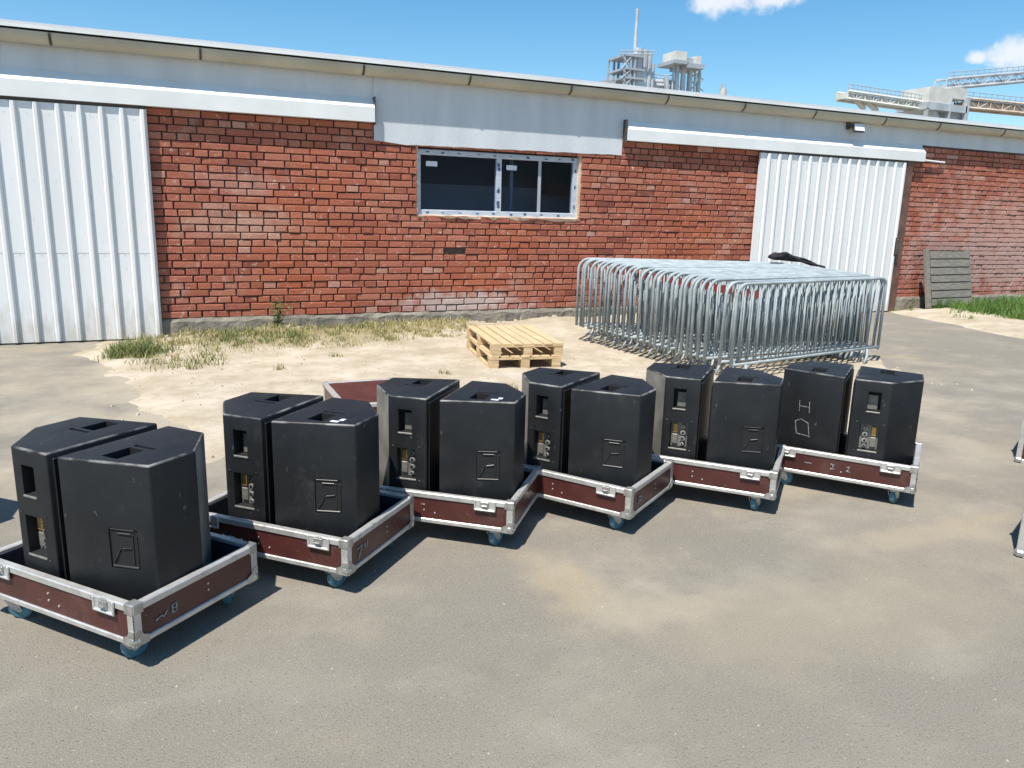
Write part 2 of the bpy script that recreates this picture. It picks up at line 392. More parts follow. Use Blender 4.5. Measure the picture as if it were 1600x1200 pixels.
zone(mb, 16.5, 1.3, 4.2, 1.4, (0.52, 0.32, 0.27), 0.8)
mixin(mb, (0.15, 0.06, 0.05), noise_fac(mb, 1.6, 0.55, 0.74, out=0.45, stretch=(2.2, 1, .45), detail=9, rough=.7))
mixin(mb, (0.50, 0.30, 0.24), noise_fac(mb, 2.4, 0.55, 0.72, out=0.5, detail=9, rough=.72))
zone(mb, 15.0, 1.0, 2.5, 0.6, (0.42, 0.28, 0.25), 0.6)
M['brick'] = mb
# dusty ground round the dirt patch, sandy stains on the asphalt
def zone_xy(mt, cx, cy, sx, sy, colr, out, ns=1.6, lo=1.2, hi=2.2):
    nt = mt.node_tree
    g = N(nt, 'ShaderNodeNewGeometry')
    mp = N(nt, 'ShaderNodeMapping'); mp.vector_type = 'TEXTURE'
    mp.inputs['Location'].default_value = (cx, cy, 0); mp.inputs['Scale'].default_value = (sx, sy, 50)
    nt.links.new(g.outputs['Position'], mp.inputs[0])
    ln = N(nt, 'ShaderNodeVectorMath', operation='LENGTH'); nt.links.new(mp.outputs[0], ln.inputs[0])
    no = N(nt, 'ShaderNodeTexNoise'); no.inputs['Scale'].default_value = ns; no.inputs['Detail'].default_value = 8; no.inputs['Roughness'].default_value = .65
    nt.links.new(g.outputs['Position'], no.inputs['Vector'])
    ma = N(nt, 'ShaderNodeMath', operation='MULTIPLY_ADD'); ma.inputs[1].default_value = 2.0
    nt.links.new(no.outputs['Fac'], ma.inputs[0]); nt.links.new(ln.outputs['Value'], ma.inputs[2])
    mr = N(nt, 'ShaderNodeMapRange', interpolation_type='SMOOTHSTEP')
    mr.inputs[1].default_value = lo; mr.inputs[2].default_value = hi; mr.inputs[3].default_value = out; mr.inputs[4].default_value = 0
    nt.links.new(ma.outputs[0], mr.inputs[0])
    mixin(mt, colr, mr.outputs[0])
zone_xy(M['asphalt'], 3.3, 7.8, 5.4, 4.4, (0.37, 0.32, 0.24), 0.85, 1.3, 1.45, 2.2)
zone_xy(M['sand'], 1.6, 10.2, 2.6, .8, (0.25, 0.205, 0.105), 0.8, 3.0)
zone_xy(M['asphalt'], 1.62, 2.95, .22, .42, (0.42, 0.33, 0.20), 0.42, 3.4)
zone_xy(M['asphalt'], 1.9, 2.55, .42, .16, (0.36, 0.31, 0.23), 0.5, 4.0)
mixin(M['asphalt'], (0.34, 0.31, 0.255), noise_fac(M['asphalt'], 0.8, 0.5, 0.68, out=0.32, stretch=(1.6, 2.2, 1), detail=8, rough=.62))
mixin(M['asphalt'], (0.13, 0.116, 0.096), noise_fac(M['asphalt'], 2.6, 0.60, 0.7, out=0.22, detail=9, rough=.7))
zone_xy(M['asphalt'], 3.9, 2.75, .9, .16, (0.36, 0.30, 0.21), 0.5, 2.4)
zone_xy(M['asphalt'], 5.3, 3.6, 1.2, .35, (0.36, 0.315, 0.24), 0.35, 2.4)
zone_xy(M['asphalt'], 2.6, 2.3, 1.6, .5, (0.33, 0.28, 0.2), 0.4, 2.0)
# glass
g = bpy.data.materials.new('window_glass'); g.use_nodes = True
bs = g.node_tree.nodes['Principled BSDF']
bs.inputs['Base Color'].default_value = (0.006, 0.009, 0.015, 1); bs.inputs['Roughness'].default_value = 0.03
bs.inputs['Specular IOR Level'].default_value = 0.3
nt = g.node_tree; tr_ = N(nt, 'ShaderNodeBsdfTransparent'); tr_.inputs[0].default_value = (0.78, 0.84, 0.92, 1); ms_ = N(nt, 'ShaderNodeMixShader'); ms_.inputs[0].default_value = 0.85
out_ = nt.nodes['Material Output']; nt.links.new(bs.outputs[0], ms_.inputs[1]); nt.links.new(tr_.outputs[0], ms_.inputs[2]); nt.links.new(ms_.outputs[0], out_.inputs[0])
M['pane_reflection'] = mat('inner_reflection_tone', (0.66, 0.69, 0.74), (0.58, 0.61, 0.66), scale=3, rough=0.8, world_pos=True)  # pale tone standing in for the reflection across the lower panes
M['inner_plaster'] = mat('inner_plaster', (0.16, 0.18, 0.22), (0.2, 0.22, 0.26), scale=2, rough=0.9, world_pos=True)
M['glass'] = g
# foliage
def leaf_mat(name, c0, c1):
    mt = bpy.data.materials.new(name); mt.use_nodes = True
    nt = mt.node_tree; bs = nt.nodes['Principled BSDF']; bs.inputs['Roughness'].default_value = 0.7
    a = N(nt, 'ShaderNodeAttribute', attribute_name='tint')
    mx = N(nt, 'ShaderNodeMix', data_type='RGBA'); mx.inputs['A'].default_value = (*c0, 1); mx.inputs['B'].default_value = (*c1, 1)
    nt.links.new(a.outputs['Fac'], mx.inputs['Factor']); nt.links.new(mx.outputs['Result'], bs.inputs['Base Color'])
    bs.inputs['Transmission Weight'].default_value = 0.0
    return mt
M['dry_grass'] = leaf_mat('dry_grass', (0.10, 0.15, 0.03), (0.46, 0.37, 0.17))
M['green_grass'] = leaf_mat('green_grass', (0.055, 0.14, 0.018), (0.16, 0.24, 0.05))
M['weed'] = leaf_mat('weed_leaf', (0.07, 0.12, 0.035), (0.18, 0.19, 0.075))

# ================================================================== GROUND
gm = MB(); gm.add([(-300, -300, 0), (400, -300, 0), (400, 400, 0), (-300, 400, 0)], [(0, 1, 2, 3)])
tag(gm.build('asphalt_yard', M['asphalt']), kind='structure')

rng = np.random.default_rng(3)
def vnoise(x, y, s, seed):
    """smooth value noise on numpy arrays"""
    r = np.random.default_rng(seed); T = r.random((64, 64))
    u = x*s; v = y*s; i = np.floor(u).astype(int); j = np.floor(v).astype(int); fu = u-i; fv = v-j
    fu = fu*fu*(3-2*fu); fv = fv*fv*(3-2*fv)
    g = lambda a, b: T[a % 64, b % 64]
    return (g(i, j)*(1-fu)+g(i+1, j)*fu)*(1-fv) + (g(i, j+1)*(1-fu)+g(i+1, j+1)*fu)*fv
def fbm(x, y, s, seed, n=4):
    t = 0; a = 0.5
    for k in range(n): t = t + a*vnoise(x, y, s*2**k, seed+k); a *= 0.5
    return t
def sstep(a, b, x):
    t = np.clip((x-a)/(b-a), 0, 1); return t*t*(3-2*t)
def poly_sdf(X, Y, poly):
    """signed distance (positive inside)"""
    d = np.full(X.shape, 1e9); ins = np.zeros(X.shape, bool)
    n = len(poly)
    for i in range(n):
        x0, y0 = poly[i]; x1, y1 = poly[(i+1) % n]
        ex, ey = x1-x0, y1-y0
        t = np.clip(((X-x0)*ex+(Y-y0)*ey)/(ex*ex+ey*ey), 0, 1)
        d = np.minimum(d, np.hypot(X-x0-t*ex, Y-y0-t*ey))
        c = ((y0 > Y) != (y1 > Y)) & (X < (x1-x0)*(Y-y0)/(y1-y0+1e-12)+x0)
        ins ^= c
    return np.where(ins, d, -d)
def height_patch(name, poly, hfun, step, x0, x1, y0, y1):
    xs = np.arange(x0, x1+1e-6, step); ys = np.arange(y0, y1+1e-6, step)
    X, Y = np.meshgrid(xs, ys); sd = poly_sdf(X, Y, poly)
    Z = hfun(X, Y, sd)
    n, mm = X.shape
    idx = np.arange(n*mm).reshape(n, mm)
    keep = (np.maximum.reduce([Z[:-1, :-1], Z[1:, :-1], Z[:-1, 1:], Z[1:, 1:]]) > -0.004)
    q = np.stack([idx[:-1, :-1], idx[:-1, 1:], idx[1:, 1:], idx[1:, :-1]], -1)[keep]
    me = bpy.data.meshes.new(name)
    me.from_pydata(np.stack([X.ravel(), Y.ravel(), Z.ravel()], 1).tolist(), [], q.tolist())
    bm = bmesh.new(); bm.from_mesh(me); bmesh.ops.delete(bm, geom=[v for v in bm.verts if not v.link_faces], context='VERTS'); bm.to_mesh(me); bm.free()
    me.polygons.foreach_set('use_smooth', [True]*len(me.polygons))
    me.materials.append(M['sand'])
    o = put(name, me); tag(o, kind='structure')
    return o
SAND = [(-0.95, 11.0), (-0.95, 9.6), (-0.72, 8.8), (-0.42, 7.75), (-0.15, 6.6), (0.15, 5.45), (0.9, 5.0), (2.2, 4.75), (3.6, 4.6), (4.9, 4.35), (5.9, 4.75), (7.3, 6.0), (8.3, 6.75), (8.55, 8.0), (8.9, 11.0)]
def sand_h(X, Y, sd):
    e = sd + (fbm(X, Y, 1.5, 11)-.47)*0.75 + (fbm(X, Y, 9, 17)-.47)*.18
    h = 0.02*sstep(-0.02, 0.35, e) - 0.018*(1-sstep(-0.25, 0.06, e))
    h = h + sstep(0.15, 0.9, e)*(0.012*(fbm(X, Y, 2.2, 23)-.4) + 0.02*(fbm(X, Y, 12, 29)-.45))
    h = h + sstep(8.9, 10.5, Y)*sstep(0, .8, e)*0.12*sstep(-0.5, 0.6, X) + sstep(9.9, 10.9, Y)*0.06*sstep(-.2, .6, X)*fbm(X, Y, 3, 5)*sstep(0, .6, e)
    h = h + 0.05*sstep(4.3, 5.6, X)*sstep(7.2, 9.0, Y)*sstep(0, .6, e)
    return h
SAND_H = lambda x, y: float(sand_h(np.array([[x]]), np.array([[y]]), poly_sdf(np.array([[x]]), np.array([[y]]), SAND))[0, 0])
height_patch('sandy_ground', SAND, sand_h, 0.045, -1.6, 9.3, 3.8, 10.92)
VERGE = [(12.95, 11.0), (12.75, 10.6), (12.55, 9.3), (12.1, 7.9), (11.75, 6.0), (11.4, 3.5), (22, 3.5), (22, 11.0)]
def verge_h(X, Y, sd):
    e = sd + (fbm(X, Y, 1.6, 41)-.47)*0.4
    return 0.05*sstep(0, .3, e) - 0.02*(1-sstep(-.2, .02, e)) + sstep(.3, 1.0, e)*(0.07*sstep(9, 10.6, Y)+.05*fbm(X, Y, 3, 47))
VERGE_H = lambda x, y: float(verge_h(np.array([[x]]), np.array([[y]]), poly_sdf(np.array([[x]]), np.array([[y]]), VERGE))[0, 0])
height_patch('dirt_verge', VERGE, verge_h, 0.08, 10.8, 22, 3.4, 10.92)

# ================================================================== WAREHOUSE
YW = 10.91
ware = tag(empty('warehouse', (4, YW, 0)), 'long low red brick warehouse with white eaves band and sliding doors', 'warehouse')
IW = Matrix.Translation((-4, -YW, 0))
def part(name, mbx, mats, parent=None, **kw):
    """mesh given in world coordinates, parented under the warehouse without moving"""
    par = parent or ware
    o = mbx.build(name, mats, None, **kw)
    o.parent = par
    w = Vector((0, 0, 0)); p = par
    while p is not None: w += Vector(p.location); p = p.parent
    o.location = -w
    return o
C0, CH = 0.25, 0.0935                        # first course, course height
WX0, WX1, WZ0, WZ1 = 3.31, 5.95, C0+15*CH, 2.575   # window opening
# brick backing (raked mortar) with the window hole left open
mbk = MB()
YB = YW+0.034
for (a, b, c, d) in ((-0.9, WX0, C0, 3.0), (WX1, 9.8, C0, 3.0), (WX0, WX1, C0, WZ0-CH-0.002), (WX0, WX1, WZ1+.02, 3.0)):
    mbk.box(a, b, YB, YB+0.2, c, d)
wall_l = part('brick_wall', mbk, M['mortar'])
mbk = MB(); mbk.box(13.05, 20.5, YB, YB+0.2, C0, 2.99); mbk.box(13.35, 20.5, YB, YB+.2, 2.992, 3.178)
wall_r = part('brick_wall', mbk, M['mortar'])

def brick_geo(w, h, rn, dep=0.042):
    """face, chipped arris, sides; origin at lower left of the joint-free face, front at y=0"""
    j = lambda s: rn.uniform(-s, s)
    ch = rn.uniform(0.003, 0.007)
    o = [(0+j(.003), 0+j(.003)), (w+j(.003), 0+j(.003)), (w+j(.003), h+j(.003)), (0+j(.003), h+j(.003))]
    ii = []
    for k, (x, z) in enumerate(o):
        c = ch + (rn.uniform(.004, .016) if rn.random() < .14 else 0)
        ii.append((x + (c if k in (0, 3) else -c), z + (c if k < 2 else -c)))
    vs = [(x, j(.0012), z) for x, z in ii] + [(x, ch*.9, z) for x, z in o] + [(x, dep, z) for x, z in o]
    fs = [(0, 1, 2, 3)]
    for k in range(4):
        k2 = (k+1) % 4
        fs.append((k, 4+k, 4+k2, k2)); fs.append((4+k, 8+k, 8+k2, 4+k2))
    return vs, fs
brn = random.Random(21)
def btint(): return min(1, max(0, brn.gauss(.5, .17) if brn.random() < .94 else brn.choice([.05, .15, .88, .95])))
SL, HL, JT = 0.34, 0.17, 0.018
def courses(x0, x1, zt, seed, holes, missing=()):
    rn = random.Random(seed); out = []
    k = 0
    while C0+k*CH < zt-0.03:
        z = C0+k*CH; L = SL if k % 2 else HL
        x = x0 - rn.uniform(0, L) if k % 2 else x0 - (0.085 + rn.uniform(-.03, .03))
        while x < x1:
            l = L + rn.uniform(-.012, .012)
            if rn.random() < .07: l = HL if L == SL else SL
            a, b = max(x, x0), min(x+l, x1)
            x += l
            segs = [(a, b)]
            for (hx0, hx1, hz0, hz1) in holes:
                if z+CH*.5 > hz0 and z+CH*.5 < hz1:
                    ns = []
                    for (p, q) in segs:
                        if q <= hx0 or p >= hx1: ns.append((p, q))
                        else:
                            if p < hx0: ns.append((p, hx0))
                            if q > hx1: ns.append((hx1, q))
                    segs = ns
            for (p, q) in segs:
                if q-p < 0.045: continue
                cx = (p+q)/2
                if any(abs(cx-mx) < .13 and abs(z+CH/2-mz) < CH*.5 for mx, mz in missing): continue
                out.append((p+JT/2, z+JT/2*.8, q-p-JT, CH-JT*.8))
        k += 1
    return out
PANX0, PANX1 = 2.69, 6.66
bl = courses(-0.42, 9.75, 2.99, 5, [(WX0, WX1, WZ0-CH+.001, WZ1+.05), (PANX0, PANX1, 2.70, 3.2)], missing=((1.72, 1.13), (3.82, 1.12)))
br = courses(13.12, 19.6, 3.15, 8, [])
# sill course of bricks laid across, under the window
x = WX0-0.02
while x < WX1+.02:
    w = brn.uniform(.15, .26); w = min(w, WX1+.03-x)
    if w > .05: bl.append((x+.006, WZ0-CH+.004, w-.012, CH-.010))
    x += w
def shown(t):
    p = Vector((t[0]+t[2]/2, YW, t[1]+t[3]/2)) - Vector((0, 0, CAM_H))
    d = p.dot(FW); xx = p.dot(RT)/d*FPX; yy = p.dot(UP)/d*FPX
    if abs(xx) > 815 or t[0] < -0.1 or t[1] > 2.85: return 0
    return t[2]*t[3]*(p.y/p.length)/(p.length**2)
allb = sorted([(shown(t), 0, t) for t in bl] + [(shown(t), 1, t) for t in br], key=lambda q: -q[0])
indiv, rest = allb[:300], allb[300:]
variants = {}
for kind, w in (('long', SL-JT), ('short', HL-JT)):
    variants[kind] = []
    for i in range(22):
        vs, fs = brick_geo(w, CH-JT*.8, brn); b = MB(); b.add(vs, fs, 0, btint())
        variants[kind].append((b.mesh('brick', M['brick'], tint=True), w))
for _, side, t in indiv:
    kind = 'long' if t[2] > .24 else 'short'
    me, w = brn.choice(variants[kind])
    par = wall_r if side else wall_l
    o = put('brick', me, par, (t[0], YW+brn.uniform(-.006, .007), t[1]))
    o.scale = (t[2]/w, 1, t[3]/(CH-JT*.8))
for side, par in ((0, wall_l), (1, wall_r)):
    b = MB()
    for _, s, t in rest:
        if s != side: continue
        vs, fs = brick_geo(t[2], t[3], brn); dy = YW+brn.uniform(-.006, .008)
        b.add([(x+t[0], y+dy, z+t[1]) for x, y, z in vs], fs, 0, btint())
    o = b.build('brick', M['brick'], par, tint=True); tag(o, kind='stuff')
# plinth
rp = random.Random(4)
def rough_strip(x0, x1, z0, z1, y, seed):
    r = random.Random(seed); b = MB(); vs = []; n = int((x1-x0)/.12)
    for i in range(n+1):
        xx = x0+(x1-x0)*i/n
        for (yy, zz) in ((y+.25, z1), (y+.005, z1+r.uniform(-.012, .004)), (y-.012-r.uniform(0, .03), z1-.05+r.uniform(-.02, .02)), (y-.02-r.uniform(0, .04), z0)):
            vs.append((xx, yy, zz))
    fs = [(i*4+k, (i+1)*4+k, (i+1)*4+k+1, i*4+k+1) for i in range(n) for k in range(3)]
    fs = [f[::-1] for f in fs]
    b.add(vs, fs); return b
part('plinth', rough_strip(-0.9, 9.8, -0.1, C0+.004, YW, 2), M['concrete'])
part('plinth', rough_strip(13.05, 20.5, -0.1, C0+.03, YW-.03, 3), M['concrete'])
b = MB(); b.box(-0.14, 9.6, YW-.05, YW+.1, -.1, .12); 
# white eaves band and the lowered panel over the window
b = MB(); b.box(-14, PANX0-.002, YW+.004, YW+.22, 3.0, 3.62); b.box(PANX0-.002, PANX1+.002, YW+.004, YW+.22, 3.0, 3.62); b.box(PANX1+.002, 9.8, YW+.004, YW+.22, 3.0, 3.62); b.box(9.8, 13.05, YW+.004, YW+.22, 2.9, 3.62); b.box(13.05, 13.345, YW+.004, YW+.22, 3.0, 3.62); b.box(13.345, 24, YW+.004, YW+.22, 3.18, 3.62)
b.box(-14, -0.9, YW+.01, YW+.2, 0, 3.0); b.box(9.8, 13.05, YW+.05, YW+.2, 0, 2.9); b.box(20.5, 24, YW+.01, YW+.2, 0, 3.204)
b.box(-14, -13.8, YW+.22, 24, 0, 3.62); b.box(23.8, 24, YW+.22, 24, 0, 3.62); b.box(-14, 24, 23.8, 24, 0, 3.62)
part('eaves_band', b, M['render'])
b = MB()                              # panel with a ragged plaster foot
n = 34; vs = []; r = random.Random(6)
for i in range(n+1):
    xx = PANX0+(PANX1-PANX0)*i/n
    zb = 2.600 + .045*(i/n) + r.uniform(-.006, .006)
    if i < 4: zb += .035*(4-i)/4
    for (yy, zz) in ((YW+.02, zb), (YW-.012, zb+.004), (YW-.012, 3.60), (YW+.02, 3.60)): vs.append((xx, yy, zz))
fs = []
for i in range(n):
    for k in range(4): fs.append((i*4+k, i*4+(k+1) % 4, (i+1)*4+(k+1) % 4, (i+1)*4+k))
fs += [(3, 2, 1, 0), (n*4, n*4+1, n*4+2, n*4+3)]
b.add(vs, [f[::-1] for f in fs])
part('window_panel', b, M['render'])
# dark flashing ends where the panel meets the door track covers
def fascia(x0, x1, zt):
    b = MB(); prof = [(YW+.003, 2.87), (YW-.115, 2.87), (YW-.115, zt), (YW-.10, zt+.012), (YW+.003, zt+.13)]
    k = len(prof)
    b.add([(x0, y, z) for y, z in prof] + [(x1, y, z) for y, z in prof],
          [tuple(range(k)), tuple(range(2*k-1, k-1, -1))] + [(i, k+i, k+(i+1) % k, (i+1) % k) for i in range(k)])
    o = part('door_track_cover', b, M['fascia'])
    e = MB(); e.box(x0-.012 if x0 > 0 else x1, x0 if x0 > 0 else x1+.012, YW-.12, YW, 2.84, zt+.14)
    part('end_flashing', e, M['dark_metal'], o)
    t = MB(); t.box(*((x0+.02, -.15) if x0 < 0 else (9.4, x1-.02)), YW-.07, YW-.03, 2.836, 2.866)
    part('door_rail', t, M['dark_metal'], o)
fascia(-7, 2.68, 3.06); fascia(6.675, 13.33, 3.04)
b = MB(); b.tube([(13.34, YW-.06, 2.9), (13.95, YW-.05, 2.885)], .018, 8); part('track_end', b, M['fascia'])
# sliding doors
def sliding_door(x0, x1, pitch, first, ribdir, seams, depth=.032, rw=.075, prof_flip=1):
    yf = YW-.075
    b = MB()
    zs = [0.02] + seams + [2.83]
    d = MB(); d.box(x0, x1, yf, yf+.04, zs[0], zs[1])
    door = part('sliding_door', d, M['white_paint'])
    for i in range(1, len(zs)-1):
        s = MB(); s.box(x0+.001, x1-.001, yf-.003*i, yf+.037, zs[i]-.0, zs[i+1]); part('sheet', s, M['white_paint'], door)
    xx = first; r = MB()
    prof = [(-rw/2, 0), (-rw*.22, -depth), (rw*.22, -depth), (rw/2, 0)]
    while x0+.03 < xx < x1-.03:
        r = MB()
        vs = [(xx+px, yf-.008+py, zz) for zz in (.025, 2.825) for px, py in prof]
        r.add(vs, [(0, 1, 5, 4), (1, 2, 6, 5), (2, 3, 7, 6), (3, 2, 1, 0), (4, 5, 6, 7)])
        part('rib', r, M['white_paint'], door)
        xx += ribdir*pitch
    s = MB()
    for zz in (1.08, 1.95, 2.7):
        xx = first + ribdir*pitch*.4
        while x0+.03 < xx < x1-.03 and abs(xx-first) < 5:
            s.cyl((xx, yf-.006, zz), (xx, yf, zz), .0045, 6); xx += ribdir*pitch*.5
    o = part('screw', s, M['zinc'], door); tag(o, kind='stuff')
    return door
dl = sliding_door(-7.0, -0.14, .2245, -0.185, -1, [1.10], rw=.068)
tag(dl, 'left sliding door with wide white ribs')
dr = sliding_door(9.39, 12.90, .2335, 9.56, 1, [], rw=.07)
tag(dr, 'right sliding door with close white ribs')
b = MB(); b.box(12.915, 13.07, YW-.085, YW+.02, 0, 2.85); part('door_post', b, M['brown_steel'])
b = MB(); b.cbox((12.86, YW-.13, 1.26), (.06, .06, .30), ch=.012); b.cbox((12.86, YW-.10, 1.26), (.10, .03, .36), ch=.008); part('door_handle', b, M['dark_metal'], dr)
# gutter, straps, roof
def gutter_arc(x0, x1, r0, r1, a0=180, a1=360, cy=YW-.097, cz=3.575, n=10):
    b = MB(); vs = []
    for xx in (x0, x1):
        for rr in (r0, r1):
            for i in range(n+1):
                a = R(a0+(a1-a0)*i/n); vs.append((xx, cy+rr*math.cos(a), cz+rr*1.05*math.sin(a)))
    q = n+1; fs = []
    for i in range(n):
        fs += [(i, i+1, 2*q+i+1, 2*q+i), (q+i+1, q+i, 3*q+i, 3*q+i+1), (i+1, i, q+i, q+i+1), (2*q+i, 2*q+i+1, 3*q+i+1, 3*q+i)]
    fs += [(0, 2*q, 3*q, q), (n, q+n, 3*q+n, 2*q+n)]
    b.add(vs, fs); return b
gut = part('gutter', gutter_arc(-9, 24, .110, .114), M['gutter'], smooth=False)
for xx in (-2.7, -1.08, 0.51, 2.52, 4.02, 5.62, 7.34, 8.86, 10.4, 12.08, 13.5, 15.35, 17.1, 18.8):
    part('strap', gutter_arc(xx-.014, xx+.014, .115, .121, 182, 258), M['dark_metal'], gut)
b = MB(); b.box(-9.3, 24.3, YW-.225, YW-.221, 3.598, 3.638); part('drip_edge', b, M['fascia'])
b = MB(); vs = []
prof = [(YW-.22, 3.64), (YW-.22, 3.665), (17.0, 3.95), (24.2, 3.66), (24.2, 3.635), (17, 3.92)]
k = len(prof)
b.add([(-14.2, y, z) for y, z in prof]+[(24.3, y, z) for y, z in prof], [tuple(range(k)), tuple(range(2*k-1, k-1, -1))]+[(i, k+i, k+(i+1) % k, (i+1) % k) for i in range(k)])
part('roof', b, M['roof'])
# window
fy = YW+.075
wf = MB(); FR = .078
wf.cbox(((WX0+WX1)/2, fy+.04, WZ0+FR/2), (WX1-WX0-.03, .08, FR), ch=.008)
wf.cbox(((WX0+WX1)/2, fy+.04, WZ1-FR/2), (WX1-WX0-.03, .08, FR), ch=.008)
for xx, w in ((WX0+.015+.028, .056), (WX1-.06, .075), (4.60, .082)):
    wf.box(xx-w/2, xx+w/2, fy+.003, fy+.078, WZ0+FR-.004, WZ1-FR+.004)
win = part('window', wf, M['film'])
for (a, c) in ((WX0+.07, 4.559), (4.641, WX1-.097)):
    p = MB(); p.box(a, c, fy+.035, fy+.05, WZ0+FR-.002, WZ1-FR+.002); part('pane', p, M['glass'], win)
    s = MB(); s.box(a+.09, a+.26, fy+.031, fy+.034, WZ1-FR-.155, WZ1-FR-.085); part('sticker', s, M['paper'], win)
p = MB(); p.box(5.26, 5.31, fy+.022, fy+.034, WZ0+FR, WZ1-FR); part('sash_bar', p, M['steel_dark'], win)
p = MB(); r = random.Random(9)
for z0 in (WZ0+FR/2, WZ1-FR/2):
    xx = WX0+.15
    while xx < WX1-.1:
        p.box(xx, xx+.045, fy-.0022, fy-.0005, z0-.012+r.uniform(-.01, .01), z0+.012+r.uniform(-.008, .012)); xx += r.uniform(.22, .32)
for zz in (1.78, 1.83, 2.0, 2.03, 2.32, 2.38): p.box(4.585+r.uniform(-.02, .01), 4.605+r.uniform(0, .02), fy+.0008, fy+.0025, zz, zz+.05)
for zz in (1.8, 2.1, 2.35): p.box(WX1-.07, WX1-.045, fy+.0008, fy+.0025, zz, zz+.05)
o = part('film_print', p, M['print'], win); tag(o, kind='stuff')
p = MB(); p.box(WX0-.01, WX1+.01, YW+.004, fy+.02, WZ0-.012, WZ0-.001); vs = []
part('window_sill', rough_strip(WX0, WX1, WZ0-.012, WZ0+.010, YW+.03, 13), M['cream'], win)
p = MB(); p.box(WX0-.02, WX0+.014, YW+.024, fy+.08, WZ0-.002, WZ1+.03); p.box(WX1-.024, WX1+.02, YW+.024, fy+.08, WZ0-.002, WZ1+.03)
part('reveal', p, M['cream'], win)
p = MB(); p.box(WX0-1.5, WX1+2.5, YW+1.6, YW+1.7, 0.02, 2.15); part('inner_wall', p, M['pane_reflection'], win)  # pale lower wall, its top edge set to imitate the reflected band
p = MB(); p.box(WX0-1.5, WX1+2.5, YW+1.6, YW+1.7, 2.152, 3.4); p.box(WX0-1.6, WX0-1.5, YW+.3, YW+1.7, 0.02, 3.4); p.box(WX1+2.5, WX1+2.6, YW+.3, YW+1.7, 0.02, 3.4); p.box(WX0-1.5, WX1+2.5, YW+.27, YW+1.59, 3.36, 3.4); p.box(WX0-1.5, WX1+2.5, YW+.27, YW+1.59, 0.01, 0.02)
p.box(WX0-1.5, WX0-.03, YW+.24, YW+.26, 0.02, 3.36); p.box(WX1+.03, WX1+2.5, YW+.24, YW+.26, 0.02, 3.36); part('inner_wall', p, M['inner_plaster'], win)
p = MB(); p.box(6.0, 7.0, YW+1.1, YW+1.5, 2.05, 2.22); part('reddish_pane_patch', p, M['red_tag'], win)  # box added to give the reddish patch in the panes
p = MB(); p.box(5.1, 5.15, YW+.8, YW+.85, 0.03, 3.3); part('inner_post', p, M['film'], win)
# floodlight under the eaves
f = MB(); Mx = Matrix.Translation((11.5, YW-.13, 3.36)) @ Matrix.Rotation(R(-20), 4, 'X')
f.cbox((0, 0, 0), (.26, .055, .15), M=Mx, ch=.012)
fl = part('floodlight', f, M['dark_metal'])
f = MB(); f.box(-.115, .115, -.034, -.029, -.062, .062, M=Mx); part('lens', f, M['paper'], fl)
f = MB(); f.tube([(11.36, YW-.10, 3.36), (11.36, YW-.02, 3.42), (11.64, YW-.02, 3.42), (11.64, YW-.10, 3.36)], .012, 6); f.cbox((11.36, YW-.03, 3.40), (.06, .06, .12), ch=.01); part('bracket', f, M['dark_metal'], fl)

